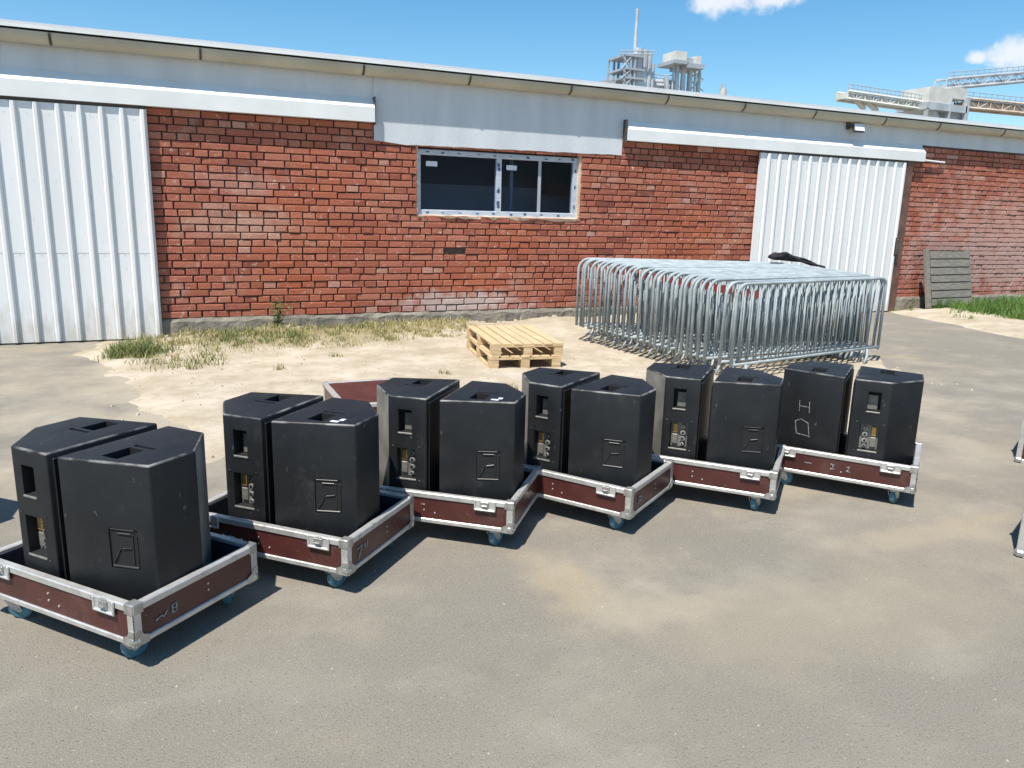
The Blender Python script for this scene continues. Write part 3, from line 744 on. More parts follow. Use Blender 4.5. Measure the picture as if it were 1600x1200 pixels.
# ================================================================== FLIGHT CASE TRAYS
TL, TW, ZB, ZT = 0.90, 0.62, 0.108, 0.27
def make_tray():
    t = empty('flight_case_tray')
    th = .012
    hx, hy = TL/2, TW/2
    def side(c, d):
        b = MB(); b.cbox(c, d); return b.build('side_panel', M['brown_ply'], t)
    front = side((0, -hy+th/2+.002, (ZB+ZT)/2), (TL-.03, th, ZT-ZB-.02))
    side((0, hy-th/2-.002, (ZB+ZT)/2), (TL-.03, th, ZT-ZB-.02))
    right = side((hx-th/2-.002, 0, (ZB+ZT)/2), (th, TW-.03, ZT-ZB-.02))
    side((-hx+th/2+.002, 0, (ZB+ZT)/2), (th, TW-.03, ZT-ZB-.02))
    b = MB(); b.cbox((0, 0, ZB+.008), (TL-.02, TW-.02, .012)); b.build('floor_board', M['brown_ply'], t)
    b = MB()
    for (c, d) in (((0, -hy+.024, .19), (TL-.05, .018, .13)), ((0, hy-.024, .19), (TL-.05, .018, .13)), ((hx-.024, 0, .19), (.018, TW-.07, .13)), ((-hx+.024, 0, .19), (.018, TW-.07, .13))): b.cbox(c, d)
    b.build('foam_lining', M['foam'], t)
    e = .003
    for s in (-1, 1):
        for (z, h) in ((ZT-.014, .030), (ZB+.010, .024)):
            b = MB(); b.cbox((0, s*(hy-.012), z), (TL-.02, .027+2*e, h), ch=.004); b.build('edge_rail', M['rim_alu'], t)
            b = MB(); b.cbox((s*(hx-.012), 0, z), (.027+2*e, TW-.02, h), ch=.004); b.build('edge_rail', M['rim_alu'], t)
    for sx in (-1, 1):
        for sy in (-1, 1):
            b = MB()
            b.cbox((sx*(hx-.014), sy*(hy+.0005), (ZB+ZT)/2), (.034, .005, ZT-ZB-.05), ch=.001)
            b.cbox((sx*(hx+.0005), sy*(hy-.014), (ZB+ZT)/2), (.005, .034, ZT-ZB-.05), ch=.001)
            b.build('corner_angle', M['rim_alu'], t)
            b = MB()                      # ball corner with its three ears
            n = 8
            cz = ZB+.016; cx = sx*(hx-.014); cy = sy*(hy-.014)
            for i in range(5):
                for k in range(n): pass
            vs = []; fs = []
            for i in range(7):
                ph = math.pi*i/6
                for k in range(10):
                    a = 2*math.pi*k/10; vs.append((cx+.026*math.sin(ph)*math.cos(a), cy+.026*math.sin(ph)*math.sin(a), cz+.026*math.cos(ph)))
            for i in range(6):
                for k in range(10): fs.append((i*10+k, (i+1)*10+k, (i+1)*10+(k+1) % 10, i*10+(k+1) % 10))
            b.add(vs, fs)
            def ear(pts, M3):
                q = [Vector(M3(*p)) for p in pts]
            b.prism([(0, -.002), (.058, -.002), (.058, .026), (.034, .038), (.022, .06), (0, .06)], 0, .004,
                    M=Matrix(((-sx, 0, 0, sx*hx), (0, 0, sy, sy*(hy+.002)), (0, 1, 0, ZB), (0, 0, 0, 1))))
            b.prism([(0, -.002), (.058, -.002), (.058, .026), (.034, .038), (.022, .06), (0, .06)], 0, .004,
                    M=Matrix(((0, 0, sx, sx*(hx+.002)), (-sy, 0, 0, sy*hy), (0, 1, 0, ZB), (0, 0, 0, 1))))
            b.build('ball_corner', M['corner_steel'], t)
            b = MB()                      # top corner brace
            b.cbox((sx*(hx-.020), sy*(hy+.003), ZT-.017), (.044, .005, .040), ch=.0015)
            b.cbox((sx*(hx+.003), sy*(hy-.020), ZT-.017), (.005, .044, .040), ch=.0015)
            b.cbox((sx*(hx-.018), sy*(hy-.018), ZT+.0025), (.042, .042, .005), ch=.0015)
            b.build('corner_brace', M['corner_steel'], t)
    for sy in (-1, 1):
        for xx in (-.305, .305):          # butterfly latch in its dish
            b = MB(); y = sy*(hy+.004)
            b.cbox((xx, y, ZT-.030), (.105, .008, .062), ch=.003)
            b.cbox((xx, sy*(hy+.010), ZT-.052), (.112, .010, .012), ch=.004)
            for s in (-1, 1): b.cbox((xx+s*.053, sy*(hy+.010), ZT-.028), (.009, .010, .058), ch=.003)
            la = b.build('latch', M['rim_alu'], t)
            b = MB(); b.cbox((xx, sy*(hy+.011), ZT-.022), (.044, .008, .034), ch=.003); b.cbox((xx, sy*(hy+.018), ZT-.026), (.03, .012, .006), ch=.002)
            b.cbox((xx, sy*(hy+.009), ZT-.004), (.034, .008, .012), ch=.002)
            b.build('butterfly_key', M['corner_steel'], la)
    for xx, z in ((-.03, .205), (-.03, .175), (.03, .165)):
        b = MB(); b.cyl((xx, -hy-.001, z), (xx, -hy+.004, z), .0045, 8); b.build('rivet', M['rim_alu'], t)
    for yy, z in ((.04, .205), (.04, .178)):
        b = MB(); b.cyl((hx+.001, yy, z), (hx-.004, yy, z), .0045, 8); b.build('rivet', M['rim_alu'], t)
    for sx in (-1, 1):
        for sy in (-1, 1):
            c = (sx*(hx-.115), sy*(hy-.047))
            a = rnd.uniform(-1.2, 1.2)+(.9 if sy < 0 else 0)
            Mx = Matrix.Translation((c[0], c[1], 0)) @ Matrix.Rotation(a, 4, 'Z')
            b = MB(); b.cbox((0, 0, ZB-.003), (.105, .085, .004), M=Matrix.Translation((c[0], c[1], 0)))
            b.cyl(Mx @ Vector((0, 0, ZB-.02)), Mx @ Vector((0, 0, ZB-.004)), .026, 12)
            for s in (-1, 1):
                b.prism([(-.026, ZB-.02), (.026, ZB-.02), (.042, .045), (.028, .036), (.0, .05)][::-1], s*.0215-.002, s*.0215+.002,
                        M=Mx @ Matrix(((1, 0, 0, 0), (0, 0, 1, 0), (0, 1, 0, 0), (0, 0, 0, 1))))
            b.cyl(Mx @ Vector((.027, -.026, .045)), Mx @ Vector((.027, .026, .045)), .006, 8)
            cs_ = b.build('caster', M['zinc'], t)
            w = MB(); prof = [(-.016, .0), (-.017, .040), (-.012, .0495), (.012, .0495), (.017, .040), (.016, 0)]
            n = 18; vs = []; fs = []
            for i in range(n):
                an = 2*math.pi*i/n
                for (yy, rr) in prof: vs.append(Mx @ Vector((.030+rr*math.cos(an), yy, .0495+rr*math.sin(an))))
            for i in range(n):
                for k in range(len(prof)-1):
                    fs.append((i*6+k, i*6+k+1, ((i+1) % n)*6+k+1, ((i+1) % n)*6+k))
            w.add(vs, fs); w.build('wheel', M['wheel_blue'], cs_)
            w = MB(); w.cyl(Mx @ Vector((.027, -.0175, .045)), Mx @ Vector((.027, .0175, .045)), .014, 10); w.build('hub', M['zinc'], cs_)
    return t
POSES = [(-0.205, 2.879, -49.0), (0.638, 3.172, -44.3), (1.510, 3.338, -39.0), (2.184, 3.292, -56.0), (3.143, 3.247, -47.2), (4.038, 3.032, -52.8)]
TRAY_LABELS = [
    'brown flight case tray nearest the camera, with a white scribble on its right side',
    'brown flight case tray with a white 7-like mark, second from the left in the row',
    'brown flight case tray third from the left in the row',
    'brown flight case tray fourth from the left, small square white mark on its side',
    'brown flight case tray second from the right end of the row',
    'brown flight case tray at the right end of the row, showing two blue wheels']
tray0 = make_tray()
trays = []
for i, (nx, ny, a) in enumerate(POSES):
    t = tray0 if i == 0 else copy_tree(tray0)
    a = R(a); d = Vector((math.cos(a), math.sin(a), 0)); e = Vector((-d.y, d.x, 0))
    t.location = Vector((nx, ny, 0)) - d*TL/2 + e*TW/2
    t.rotation_euler = (0, 0, a)
    tag(t, TRAY_LABELS[i], 'flight case', 'open flight case trays carrying speakers')
    trays.append(t)
def strokes(name, segs, w, mt, Mx, parent, th=.0012):
    """thin hand-drawn strokes on a face: plane coords u,v -> Mx"""
    b = MB()
    for (u0, v0, u1, v1) in segs:
        L = math.hypot(u1-u0, v1-v0); a = math.atan2(v1-v0, u1-u0)
        b.cbox((L/2, 0, 0), (L+w*.6, w, th), M=Mx @ Matrix.Translation((u0, v0, 0)) @ Matrix.Rotation(a, 4, 'Z'))
    return b.build(name, mt, parent)
RIGHT_FACE = Matrix(((0, 0, 1, TL/2+.0012), (1, 0, 0, 0), (0, 1, 0, 0), (0, 0, 0, 1)))
strokes('paint_mark', [(-.215, .17, -.19, .178), (-.19, .178, -.18, .168), (-.18, .168, -.165, .185), (-.14, .165, -.12, .165), (-.14, .165, -.14, .195), (-.14, .195, -.12, .2), (-.12, .2, -.12, .165), (-.14, .18, -.12, .18)], .006, M['chalk'], RIGHT_FACE, trays[0])
strokes('paint_mark', [(-.225, .2, -.19, .205), (-.19, .205, -.2, .185), (-.2, .185, -.22, .15), (-.165, .18, -.165, .205), (-.145, .18, -.145, .205)], .007, M['chalk'], RIGHT_FACE, trays[1])
strokes('paint_mark', [(-.2, .165, -.2, .2), (-.2, .2, -.165, .2), (-.165, .2, -.165, .165), (-.2, .175, -.165, .175)], .010, M['chalk'], RIGHT_FACE, trays[3])
FRONT_FACE = Matrix(((1, 0, 0, 0), (0, 0, -1, -TW/2-.0012), (0, 1, 0, 0), (0, 0, 0, 1)))
strokes('paint_mark', [(-.02, .175, -.02, .205), (-.03, .205, -.01, .205), (-.03, .175, -.01, .175), (.06, .2, .075, .205), (.075, .205, .07, .185), (.07, .185, .06, .175), (.06, .175, .08, .173), (-.19, .19, -.15, .19)], .005, M['chalk'], FRONT_FACE, trays[5])

# ================================================================== SPEAKERS
SZ0, SZ1 = 0.114, 0.76
SH = SZ1-SZ0
POLY = [(.035, -.26), (.415, -.165), (.415, .05), (.247, .255), (.035, .255)]
SCX = .205
POLY = [(x-SCX, y) for x, y in POLY]
F1, P_, Q_, R_, F2 = [Vector((x, y, 0)) for x, y in POLY]
def face_frame(A, B, zc, fu, out=0.0):
    """frame on the vertical face A->B (counter-clockwise plan): u along the face, v up, w outwards"""
    u = (B-A).normalized(); w = Vector((u.y, -u.x, 0)); o = A + (B-A)*fu + Vector((0, 0, zc)) + w*out
    return Matrix(((u.x, 0, w.x, o.x), (u.y, 0, w.y, o.y), (u.z, 1, w.z, o.z), (0, 0, 0, 1)))
def make_cabinet(badge=True):
    bm = bmesh.new()
    lo = [bm.verts.new((x, y, 0)) for x, y in POLY]; hi = [bm.verts.new((x, y, SH)) for x, y in POLY]
    n = len(POLY)
    bm.faces.new(lo[::-1]); bm.faces.new(hi)
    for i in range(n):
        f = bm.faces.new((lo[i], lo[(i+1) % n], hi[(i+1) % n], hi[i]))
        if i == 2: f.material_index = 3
    bmesh.ops.bevel(bm, geom=bm.edges[:], offset=.008, segments=3, profile=.5, affect='EDGES', material=1)
    for f in bm.faces:
        if f.material_index == 1 and f.calc_center_median().z < SH-.02: f.material_index = 0
    bmesh.ops.recalc_face_normals(bm, faces=bm.faces[:])
    me = bpy.data.meshes.new('cabinet'); bm.to_mesh(me); bm.free()
    mats = [M['cab'], M['cab_edge'], M['cab_pocket'], M['cab_sunlit']]
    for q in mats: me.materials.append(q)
    c = MB()
    def pocket(Mx, w, h, dep): c.cbox((0, 0, -dep/2+.01), (w, h, dep+.02), 2, M=Mx)
    top = Matrix.Translation((0, 0, SH))
    pocket(top @ Matrix.Translation((.0, -.105, 0)), .085, .125, .07)
    pocket(top @ Matrix.Translation((.01, -.015, 0)), .115, .020, .05)
    sA = lambda z, f: face_frame(R_, F2, z, f)
    pocket(sA(.515, .43), .075, .125, .06)
    pocket(sA(.285, .46), .108, .165, .055)
    sB = face_frame(F1, P_, .30, .66)
    if badge: pocket(sB, .125, .165, .006)
    cut = c.build('cutter', mats)
    ob = put('cabinet', me)
    md = ob.modifiers.new('b', 'BOOLEAN'); md.operation = 'DIFFERENCE'; md.solver = 'EXACT'; md.object = cut
    dg = bpy.context.evaluated_depsgraph_get()
    res = bpy.data.meshes.new_from_object(ob.evaluated_get(dg))
    bpy.data.objects.remove(ob); bpy.data.objects.remove(cut)
    res.name = 'cabinet'
    smooth_by_angle(res, 28)
    return res
def mirror_mesh(me):
    m2 = me.copy(); bm = bmesh.new(); bm.from_mesh(m2)
    for v in bm.verts: v.co.x = -v.co.x
    bmesh.ops.reverse_faces(bm, faces=bm.faces[:]); bm.to_mesh(m2); bm.free(); return m2
def make_speaker():
    s = empty('loudspeaker')
    cab = put('cabinet', make_cabinet(), s)
    g = MB(); g.cbox((F1.x-.004, -.002, SH/2), (.008, .47, SH-.05), ch=.003); g.build('grille', M['grille'], s)
    # handle pocket: bent backing plate, lip
    A = lambda z, f, o=0: face_frame(R_, F2, z, f, o)
    b = MB(); b.cbox((.008, -.012, -.05), (.055, .09, .006), M=A(.515, .43)); b.build('handle_plate', M['plate'], s)
    b = MB(); b.cbox((0, -.066, .001), (.08, .010, .006), M=A(.515, .43), ch=.002); b.cbox((0, -.087, .001), (.112, .010, .006), M=A(.285, .46), ch=.002); b.build('handle_lip', M['plate'], s)
    b = MB(); b.cbox((0, 0, -.048), (.104, .16, .006), M=A(.285, .46)); pl = b.build('connector_plate', M['plate'], s)
    Mx = A(.285, .46)
    b = MB(); b.cbox((-.026, .036, -.040), (.030, .058, .012), M=Mx, ch=.003); b.build('label_plate', M['gold'], pl)
    b = MB(); b.cbox((-.026, -.034, -.041), (.034, .062, .010), M=Mx, ch=.003); b.build('label_plate', M['plate'], pl)
    for (u, v, r) in ((.022, .050, .012), (.024, .014, .016), (.022, -.024, .016), (.022, -.058, .011)):
        b = MB()
        b.tube([Mx @ Vector((u, v, -.046)), Mx @ Vector((u, v, -.026))], r, 14); b.tube([Mx @ Vector((u, v, -.026)), Mx @ Vector((u, v, -.020))], r*.72, 12)
        co = b.build('connector', M['silver'], pl)
        b = MB(); b.cyl(Mx @ Vector((u, v, -.0202)), Mx @ Vector((u, v, -.0188)), r*.5, 10); b.build('socket', M['cab_pocket'], co)
    b = MB()
    for (u, v) in ((-.075, .09), (.075, .095), (.075, -.09)): b.cbox((u, v, .0015), (.009, .009, .004), M=A(.285, .46), ch=.0015)
    b.build('screw_head', M['badge'], s)
    # badge on the long side: square frame with a folded strip like a Z with a bar
    Bm = face_frame(F1, P_, .30, .66, -.006)
    b = MB()
    for (u0, v0, u1, v1, w) in ((-.058, .078, .045, .078, .006), (-.03, .062, .03, .062, .007), (.036, .062, .036, -.062, .006), (-.012, .0, .03, .006, .006),
                                (-.018, .0, -.05, -.062, .006), (-.058, -.074, .055, -.074, .010), (.056, -.07, .056, .06, .004)):
        L = math.hypot(u1-u0, v1-v0); a = math.atan2(v1-v0, u1-u0)
        b.cbox((L/2, 0, .001), (L, w*.8, .010), M=Bm @ Matrix.Translation((u0, v0, 0)) @ Matrix.Rotation(a, 4, 'Z'), ch=.002)
    b.build('badge', M['badge'], s)
    return s
spk = make_speaker()
mm = {}
def mirrored(root):
    c = copy_tree(root)
    def fix(o):
        for ch in o.children:
            if ch.data:
                if ch.data.name not in mm:
                    mm[ch.data.name] = mirror_mesh(ch.data)
                    if ch.name.startswith('cabinet'): mm[ch.data.name].materials[3] = M['cab']  # mirrored chamfer faces off the sun, so it keeps the dark paint
                ch.data = mm[ch.data.name]
            fix(ch)
    fix(c); return c
SPK_LABELS = [
    ('black loudspeaker with brass connectors, left one in the tray nearest the camera', 'black loudspeaker with a square badge, right one in the tray nearest the camera'),
    ('black loudspeaker with brass connectors, left one in the second tray from the left', 'black badged loudspeaker with a white sticker, right one in the second tray from the left'),
    ('black loudspeaker with a dusty sunlit grey left edge, left one in the third tray', 'black badged loudspeaker with white sticker on top, right one in the third tray from left'),
    ('black loudspeaker with connectors, left one in the fourth tray, in front of the wooden pallets', 'black badged loudspeaker, right one in the fourth tray from the left'),
    ('black loudspeaker with dusty sunlit chamfer, left one in the fifth tray, before the barriers', 'black badged loudspeaker, right one in the fifth tray from the left'),
    ('black loudspeaker with sideways chalk letters, left one in the tray at the right end', 'black loudspeaker with connectors at the right end of the row')]
JIT = [((0, 0, 0), (0, 0, 0)), ((0, 0, 1), (-.01, 0, 1.5)), ((0, 0, -.5), (0, 0, -.5)), ((0, .005, 1), (.0, 0, -.5)), ((0, .01, 1), (0, .01, .5)), ((.02, .0, 0), (0, -.01, 2))]
for i, t in enumerate(trays):
    pair = []
    for side in (0, 1):                       # 0 = left one, its front turned to the right one
        mir = (i == 5)
        s = mirrored(spk) if mir else copy_tree(spk)
        jx, jy, ja = JIT[i][side]
        # plain: right cabinet as built, left one turned by 180 degrees; mirrored: the other way round
        turn = math.pi if (side == 0) != mir else 0
        loc = Vector(((-SCX if side == 0 else SCX)+jx, jy, SZ0))
        s.location = t.location + Matrix.Rotation(t.rotation_euler.z, 3, 'Z') @ loc
        s.rotation_euler = (0, 0, t.rotation_euler.z + turn + R(ja))
        tag(s, SPK_LABELS[i][side], 'loudspeaker', 'black loudspeakers standing in flight case trays')
        pair.append(s)
    if i in (1, 2):
        st = MB(); st.cbox((.095, -.15, SH+.001), (.040, .022, .0015)); st.cbox((.115, -.115, SH+.0014), (.022, .03, .0015)); st.build('sticker', M['paper'], pair[1])
    if i == 5:
        for ch in list(pair[0].children):
            if ch.name.startswith('badge'): bpy.data.objects.remove(ch)
            elif ch.name.startswith('cabinet'): ch.data = mirror_mesh(make_cabinet(False))
        A_, B_ = Vector((-F1.x, F1.y, 0)), Vector((-P_.x, P_.y, 0))
        Bm = face_frame(B_, A_, .33, .42, .001) @ Matrix.Rotation(R(90), 4, 'Z')
        strokes('chalk_letter', [(-.10, .04, -.02, .055), (-.02, .055, .0, .02), (0, .02, -.02, -.03), (-.02, -.03, -.11, -.045), (-.10, .04, -.105, -.05)], .0032, M['chalk'], Bm, pair[0])
        strokes('chalk_letter', [(.05, .035, .12, .04), (.05, -.03, .12, -.025), (.085, .038, .085, -.028)], .0032, M['chalk'], Bm, pair[0])
for ch in list(spk.children_recursive): bpy.data.objects.remove(ch)
bpy.data.objects.remove(spk)

# the tray and pair of speakers just out of frame at the left, seen by their shadow
t = copy_tree(trays[2]); t.location = (-1.52, 4.72, 0); t.rotation_euler = (0, 0, R(-44))
tag(t, 'brown flight case tray just beyond the left edge, casting the shadow there', 'flight case', 'open flight case trays carrying speakers')
for side in (0, 1):
    src = [o for o in bpy.data.objects if o.get('label') == SPK_LABELS[3][side]][0]
    s = copy_tree(src)
    s.location = t.location + Matrix.Rotation(R(-44), 3, 'Z') @ Vector((-SCX if side == 0 else SCX, 0, SZ0))
    s.rotation_euler = (0, 0, R(-44)+(math.pi if side == 0 else 0))
    tag(s, ('left', 'right')[side]+' black loudspeaker of the pair just beyond the left edge', 'loudspeaker', 'black loudspeakers standing in flight case trays')

# ================================================================== CASE LIDS
def make_lid(w, d, h):
    """deep flight case lid standing open side down, origin at the base centre"""
    o = empty('flight_case_hood')
    for (c, s) in (((0, -d/2, h/2), (w-.02, .010, h-.02)), ((0, d/2, h/2), (w-.02, .010, h-.02)), ((w/2, 0, h/2), (.010, d-.02, h-.02)), ((-w/2, 0, h/2), (.010, d-.02, h-.02)), ((0, 0, h), (w-.02, d-.02, .010))):
        b = MB(); b.cbox(c, s); b.build('panel', M['brown_ply'], o)
    for sx in (-1, 1):
        for sy in (-1, 1):
            b = MB(); b.cbox((sx*(w/2-.010), sy*(d/2-.010), h/2), (.036, .036, h-.03), ch=.004); b.build('edge_rail', M['rim_alu'], o)
            for z in (.02, h-.012):
                b = MB(); b.cbox((sx*(w/2-.012), sy*(d/2-.012), z), (.058, .058, .052), ch=.016); b.build('ball_corner', M['corner_steel'], o)
    for z in (.014, h-.006):
        for s in (-1, 1):
            b = MB(); b.cbox((0, s*(d/2-.008), z), (w-.05, .034, .03), ch=.003); b.build('edge_rail', M['rim_alu'], o)
            b = MB(); b.cbox((s*(w/2-.008), 0, z), (.034, d-.05, .03), ch=.003); b.build('edge_rail', M['rim_alu'], o)
    return o
def lid_at(corner, a, w, d, h, label):
    """corner = front left corner on the ground"""
    o = make_lid(w, d, h); a = R(a)
    dd = Vector((math.cos(a), math.sin(a), 0)); e = Vector((-dd.y, dd.x, 0))
    o.location = Vector((*corner, 0)) + dd*w/2 + e*d/2; o.rotation_euler = (0, 0, a)
    tag(o, label, 'flight case', 'flight case hoods standing on the asphalt'); return o
lid_at((4.0, 2.36), -66, .94, .66, .66, 'nearer of the two brown flight case hoods standing at the right picture edge')
lid_at((5.64, 3.45), -63, .94, .66, .66, 'farther of the two brown flight case hoods standing at the right picture edge')
lid_at((1.10, 5.45), 0, .56, .80, .30, 'brown flight case hood lying on the sand behind the speakers')

# ================================================================== BARRIERS
BL, BH, BZ = 2.72, 1.045, .19
def make_barrier():
    o = empty('crowd_barrier')
    r = .0185; cr = .14
    path = [(0, 0, BZ-.03), (0, 0, BH-cr)]
    path += [(cr-cr*math.cos(R(a)), 0, BH-cr+cr*math.sin(R(a))) for a in (15, 30, 45, 60, 75)]
    path += [(cr, 0, BH), (BL-.10, 0, BH)]
    c2 = .10
    path += [(BL-c2+c2*math.sin(R(a)), 0, BH-c2+c2*math.cos(R(a))) for a in (18, 36, 54, 72)]
    path += [(BL, 0, BH-c2), (BL, 0, BZ-.03)]
    b = MB(); b.tube(path, r, 8); b.build('frame', M['galv'], o, smooth=True)
    b = MB(); b.tube([(0, 0, BZ), (BL, 0, BZ)], .016, 8); b.build('lower_rail', M['galv'], o, smooth=True)
    b = MB(); b.tube([(0, 0, BZ+.01), (0, 0, BH-.012)], .0085, 6); bar = b.mesh('bar', M['galv'], True)
    nb = 21
    for k in range(1, nb): put('bar', bar, o, (BL*k/nb, 0, 0))
    for xx in (.24, BL-.24):
        b = MB(); b.tube([(xx-.02, -.02, BZ-.01), (xx-.06, -.05, .10), (xx-.12, -.06, .02)], .016, 8); b.build('foot', M['galv'], o, smooth=True)
        b = MB(); b.tube([(xx+.02, .02, BZ-.01), (xx+.05, .05, .10), (xx+.10, .06, .02)], .016, 8); b.build('foot', M['galv'], o, smooth=True)
    return o
bar0 = make_barrier()
NBAR = 26
ORD_EXTRA = ['twenty-fifth', 'twenty-sixth']
ORD = 'first second third fourth fifth sixth seventh eighth ninth tenth eleventh twelfth thirteenth fourteenth fifteenth sixteenth seventeenth eighteenth nineteenth twentieth twenty-first twenty-second twenty-third twenty-fourth'.split() + ORD_EXTRA
br_ = random.Random(12)
Lp = [0.0]
for k in range(1, NBAR): Lp.append(Lp[-1] + (1.9 if k == 14 else 1.7 if k < 3 else 1.0)*br_.uniform(.75, 1.25))
Lp = [q/Lp[-1] for q in Lp]
for k in range(NBAR):
    f = Lp[k]
    o = bar0 if k == 0 else copy_tree(bar0)
    o.location = (5.35-.40*f+.02*br_.uniform(-1, 1), 6.36+2.66*f, .10*f+.0)
    ang = 10.2-(10.2+22)*f
    o.rotation_euler = (R(br_.uniform(-1.6, 1.6)), 0, R(ang+br_.uniform(-.3, .3)))
    tag(o, '%s galvanised crowd barrier counted from the front of the upright stack' % ORD[k] if 0 < k < NBAR-1 else
        ('galvanised crowd barrier at the very front of the stack, nearest the speakers' if k == 0 else 'galvanised crowd barrier at the very back of the stack, nearest the brick wall'), 'barrier', 'crowd barriers stacked upright')
    if k in (0, 1):
        b = MB(); b.cbox((.30 if k == 0 else .16, 0, .93), (.085, .006, .085), ch=.001); b.build('tag_plate', M['red_tag'], o)
        if k == 1: o['label'] = 'second crowd barrier from the front of the stack, with a small red tag'
# black cloth bundle thrown over the barriers
def blob(path, rad, seed, n=9, bumpy=.25, flat=1.0):
    r = random.Random(seed); b = MB(); vs = []; fs = []
    P = [Vector(p) for p in path]
    for i, p in enumerate(P):
        t = (P[min(i+1, len(P)-1)]-P[max(i-1, 0)]).normalized(); u = t.cross(Vector((0, 0, 1))).normalized(); w = u.cross(t)
        for k in range(n):
            a = 2*math.pi*k/n; rr = rad[i]*(1+r.uniform(-bumpy, bumpy)); vs.append(p+u*math.cos(a)*rr+w*math.sin(a)*rr*flat)
    for i in range(len(P)-1):
        for k in range(n): fs.append((i*n+k, i*n+(k+1) % n, (i+1)*n+(k+1) % n, (i+1)*n+k))
    fs += [tuple(range(n-1, -1, -1)), tuple((len(P)-1)*n+k for k in range(n))]
    b.add(vs, fs); return b
bun = tag(empty('cloth_bundle', (8.0, 8.3, 1.1)), 'crumpled black cloth bundle lying on top of the stacked barriers', 'cloth')
pts_ = [at_z(px, py, z) for px, py, z in ((1203, 402, 1.19), (1213, 400, 1.20), (1226, 401, 1.20), (1240, 404, 1.19), (1254, 407, 1.18), (1266, 411, 1.16), (1278, 415, 1.14))]
pts_ = [Vector((lambda q: (q.x*8.9/q.y, 8.9, 1.7-(1.7-q.z)*8.9/q.y))(p)) if False else p for p in pts_]
pts_ = [Vector((0, 0, CAM_H))+(p-Vector((0, 0, CAM_H)))*(7.95/p.y if p.y > 0 else 1) for p in pts_]
b = blob(pts_, [.03, .075, .07, .045, .04, .035, .015], 5, flat=.8, bumpy=.4)
o = b.build('cloth', M['black_cloth'], bun); o.location = -Vector(bun.location)
b = MB(); b.tube([pts_[2]+Vector((0, -.09, .02)), pts_[3]+Vector((.02, -.10, -.02)), pts_[5]+Vector((.03, -.07, -.02)), pts_[6]+Vector((.10, -.02, -.02))], .016, 6)
o = b.build('strap', M['black_cloth'], bun); o.location = -Vector(bun.location)

# ================================================================== PALLETS
PWD, PLN, PHT = .82, 1.42, .134
def make_pallet(seed):
    r = random.Random(seed); o = empty('wooden_pallet')
    L, W, H = PLN, PWD, PHT
    j = lambda s: r.uniform(-s, s)
    # skids: three bottom boards along the length with nine blocks, three cross boards, seven deck boards along the length
    for y in (-W/2+.05, 0, W/2-.05):
        b = MB(); b.cbox((0, y, .011), (L, .10, .021), ch=.002); b.build('bottom_board', M['wood'], o)
        for xx in (-L/2+.07, 0, L/2-.07):
            b = MB(); b.cbox((xx+j(.004), y+j(.004), .061), (.14, .10, .076), ch=.003); b.build('block', M['wood'], o)
    for xx in (-L/2+.07, 0, L/2-.07):
        b = MB(); b.cbox((xx, 0, .110), (.14, W, .020), ch=.002); b.build('cross_board', M['wood'], o)
    ys = np.linspace(-W/2+.055, W/2-.055, 7)
    for y in ys:
        b = MB(); b.cbox((j(.008), float(y)+j(.004), .131), (L+j(.01), .10, .021), ch=.003); b.build('deck_board', M['wood'], o)
    return o
pc = Vector((3.16, 7.70, 0)); pa = math.atan2(1.5, .27)
d = Vector((math.cos(pa), math.sin(pa), 0)); e = Vector((d.y, -d.x, 0))
for k in range(2):
    p = make_pallet(k+1)
    p.location = pc + d*PLN/2 + e*PWD/2 + Vector((.015*k, .01*k, .018+k*(PHT+.004))); p.rotation_euler = (0, 0, pa+R(1.2*k))
    tag(p, ('bottom', 'top')[k]+' pallet of the two new pine pallets stacked before the brick wall', 'pallet', 'stacked wooden pallets')

# ================================================================== OLD BOARD PANEL
op = empty('plank_panel', (14.2, 10.50, .10)); op.rotation_euler = (R(-11.0), 0, R(3))
tag(op, 'weathered grey plank panel leaning on the brick wall right of the door', 'panel')
for sx in (-.63, .63):
    b = MB(); b.cbox((sx, 0, .57), (.10, .07, 1.16), ch=.004); b.build('upright', M['old_wood'], op)
b = MB(); b.cbox((.0, -.020, .57), (1.18, .012, 1.06)); b.build('backing', M['dark_metal'], op)  # dark sheet added behind the planks to put shade in their gaps
r = random.Random(3); z = .03
for k in range(7):
    h = .15 + r.uniform(-.01, .008); b = MB(); b.cbox((r.uniform(-.01, .01)+.03, -.048, z+h/2), (1.22, .024, h-.016), ch=.003)
    b.build('plank', M['old_wood'], op); z += h+.006

# ================================================================== BACKGROUND PLANT
def W3(px, py, Y): return at_y(px, py, Y)
def vbox(b, px0, px1, py0, py1, Y, dep, base=False):
    a = W3(px0, py1, Y); c = W3(px1, py0, Y)
    b.box(a.x, c.x, Y, Y+dep, 0 if base else a.z, c.z)
YP = 90.0
def hop(name, label, cat, px): 
    p = W3(px, 140, YP); return tag(empty(name, (p.x, YP, 0)), label, cat)
def lpart(par, name, b, mt):
    o = b.build(name, M[mt], par); o.location = -Vector(par.location); return o
def col(px, py0, py1, rpx, Y=YP, n=12, base=False):
    b = MB(); t = W3(px, py0, Y); q = W3(px, py1, Y); sc = (W3(px+rpx, py0, Y)-t).x
    b.cyl((t.x, Y, 0 if base else q.z), (t.x, Y, t.z), sc, n); return b
tw = hop('process_tower', 'silver process tower with a tall thin chimney beyond the roof', 'tower', 997)
c = col(996, 14, 90, 2.2); lpart(tw, 'chimney', c, 'steel_far')
lpart(tw, 'chimney', col(993, 45, 90, 1.3), 'steel_far')
for (px, a, rp) in ((997, 76, 7), (1008, 78, 4.5), (1015, 83, 4), (1001, 110, 5), (1020, 100, 3)): lpart(tw, 'vessel', col(px, a, 160, rp, base=True), 'steel_far')
b = MB()
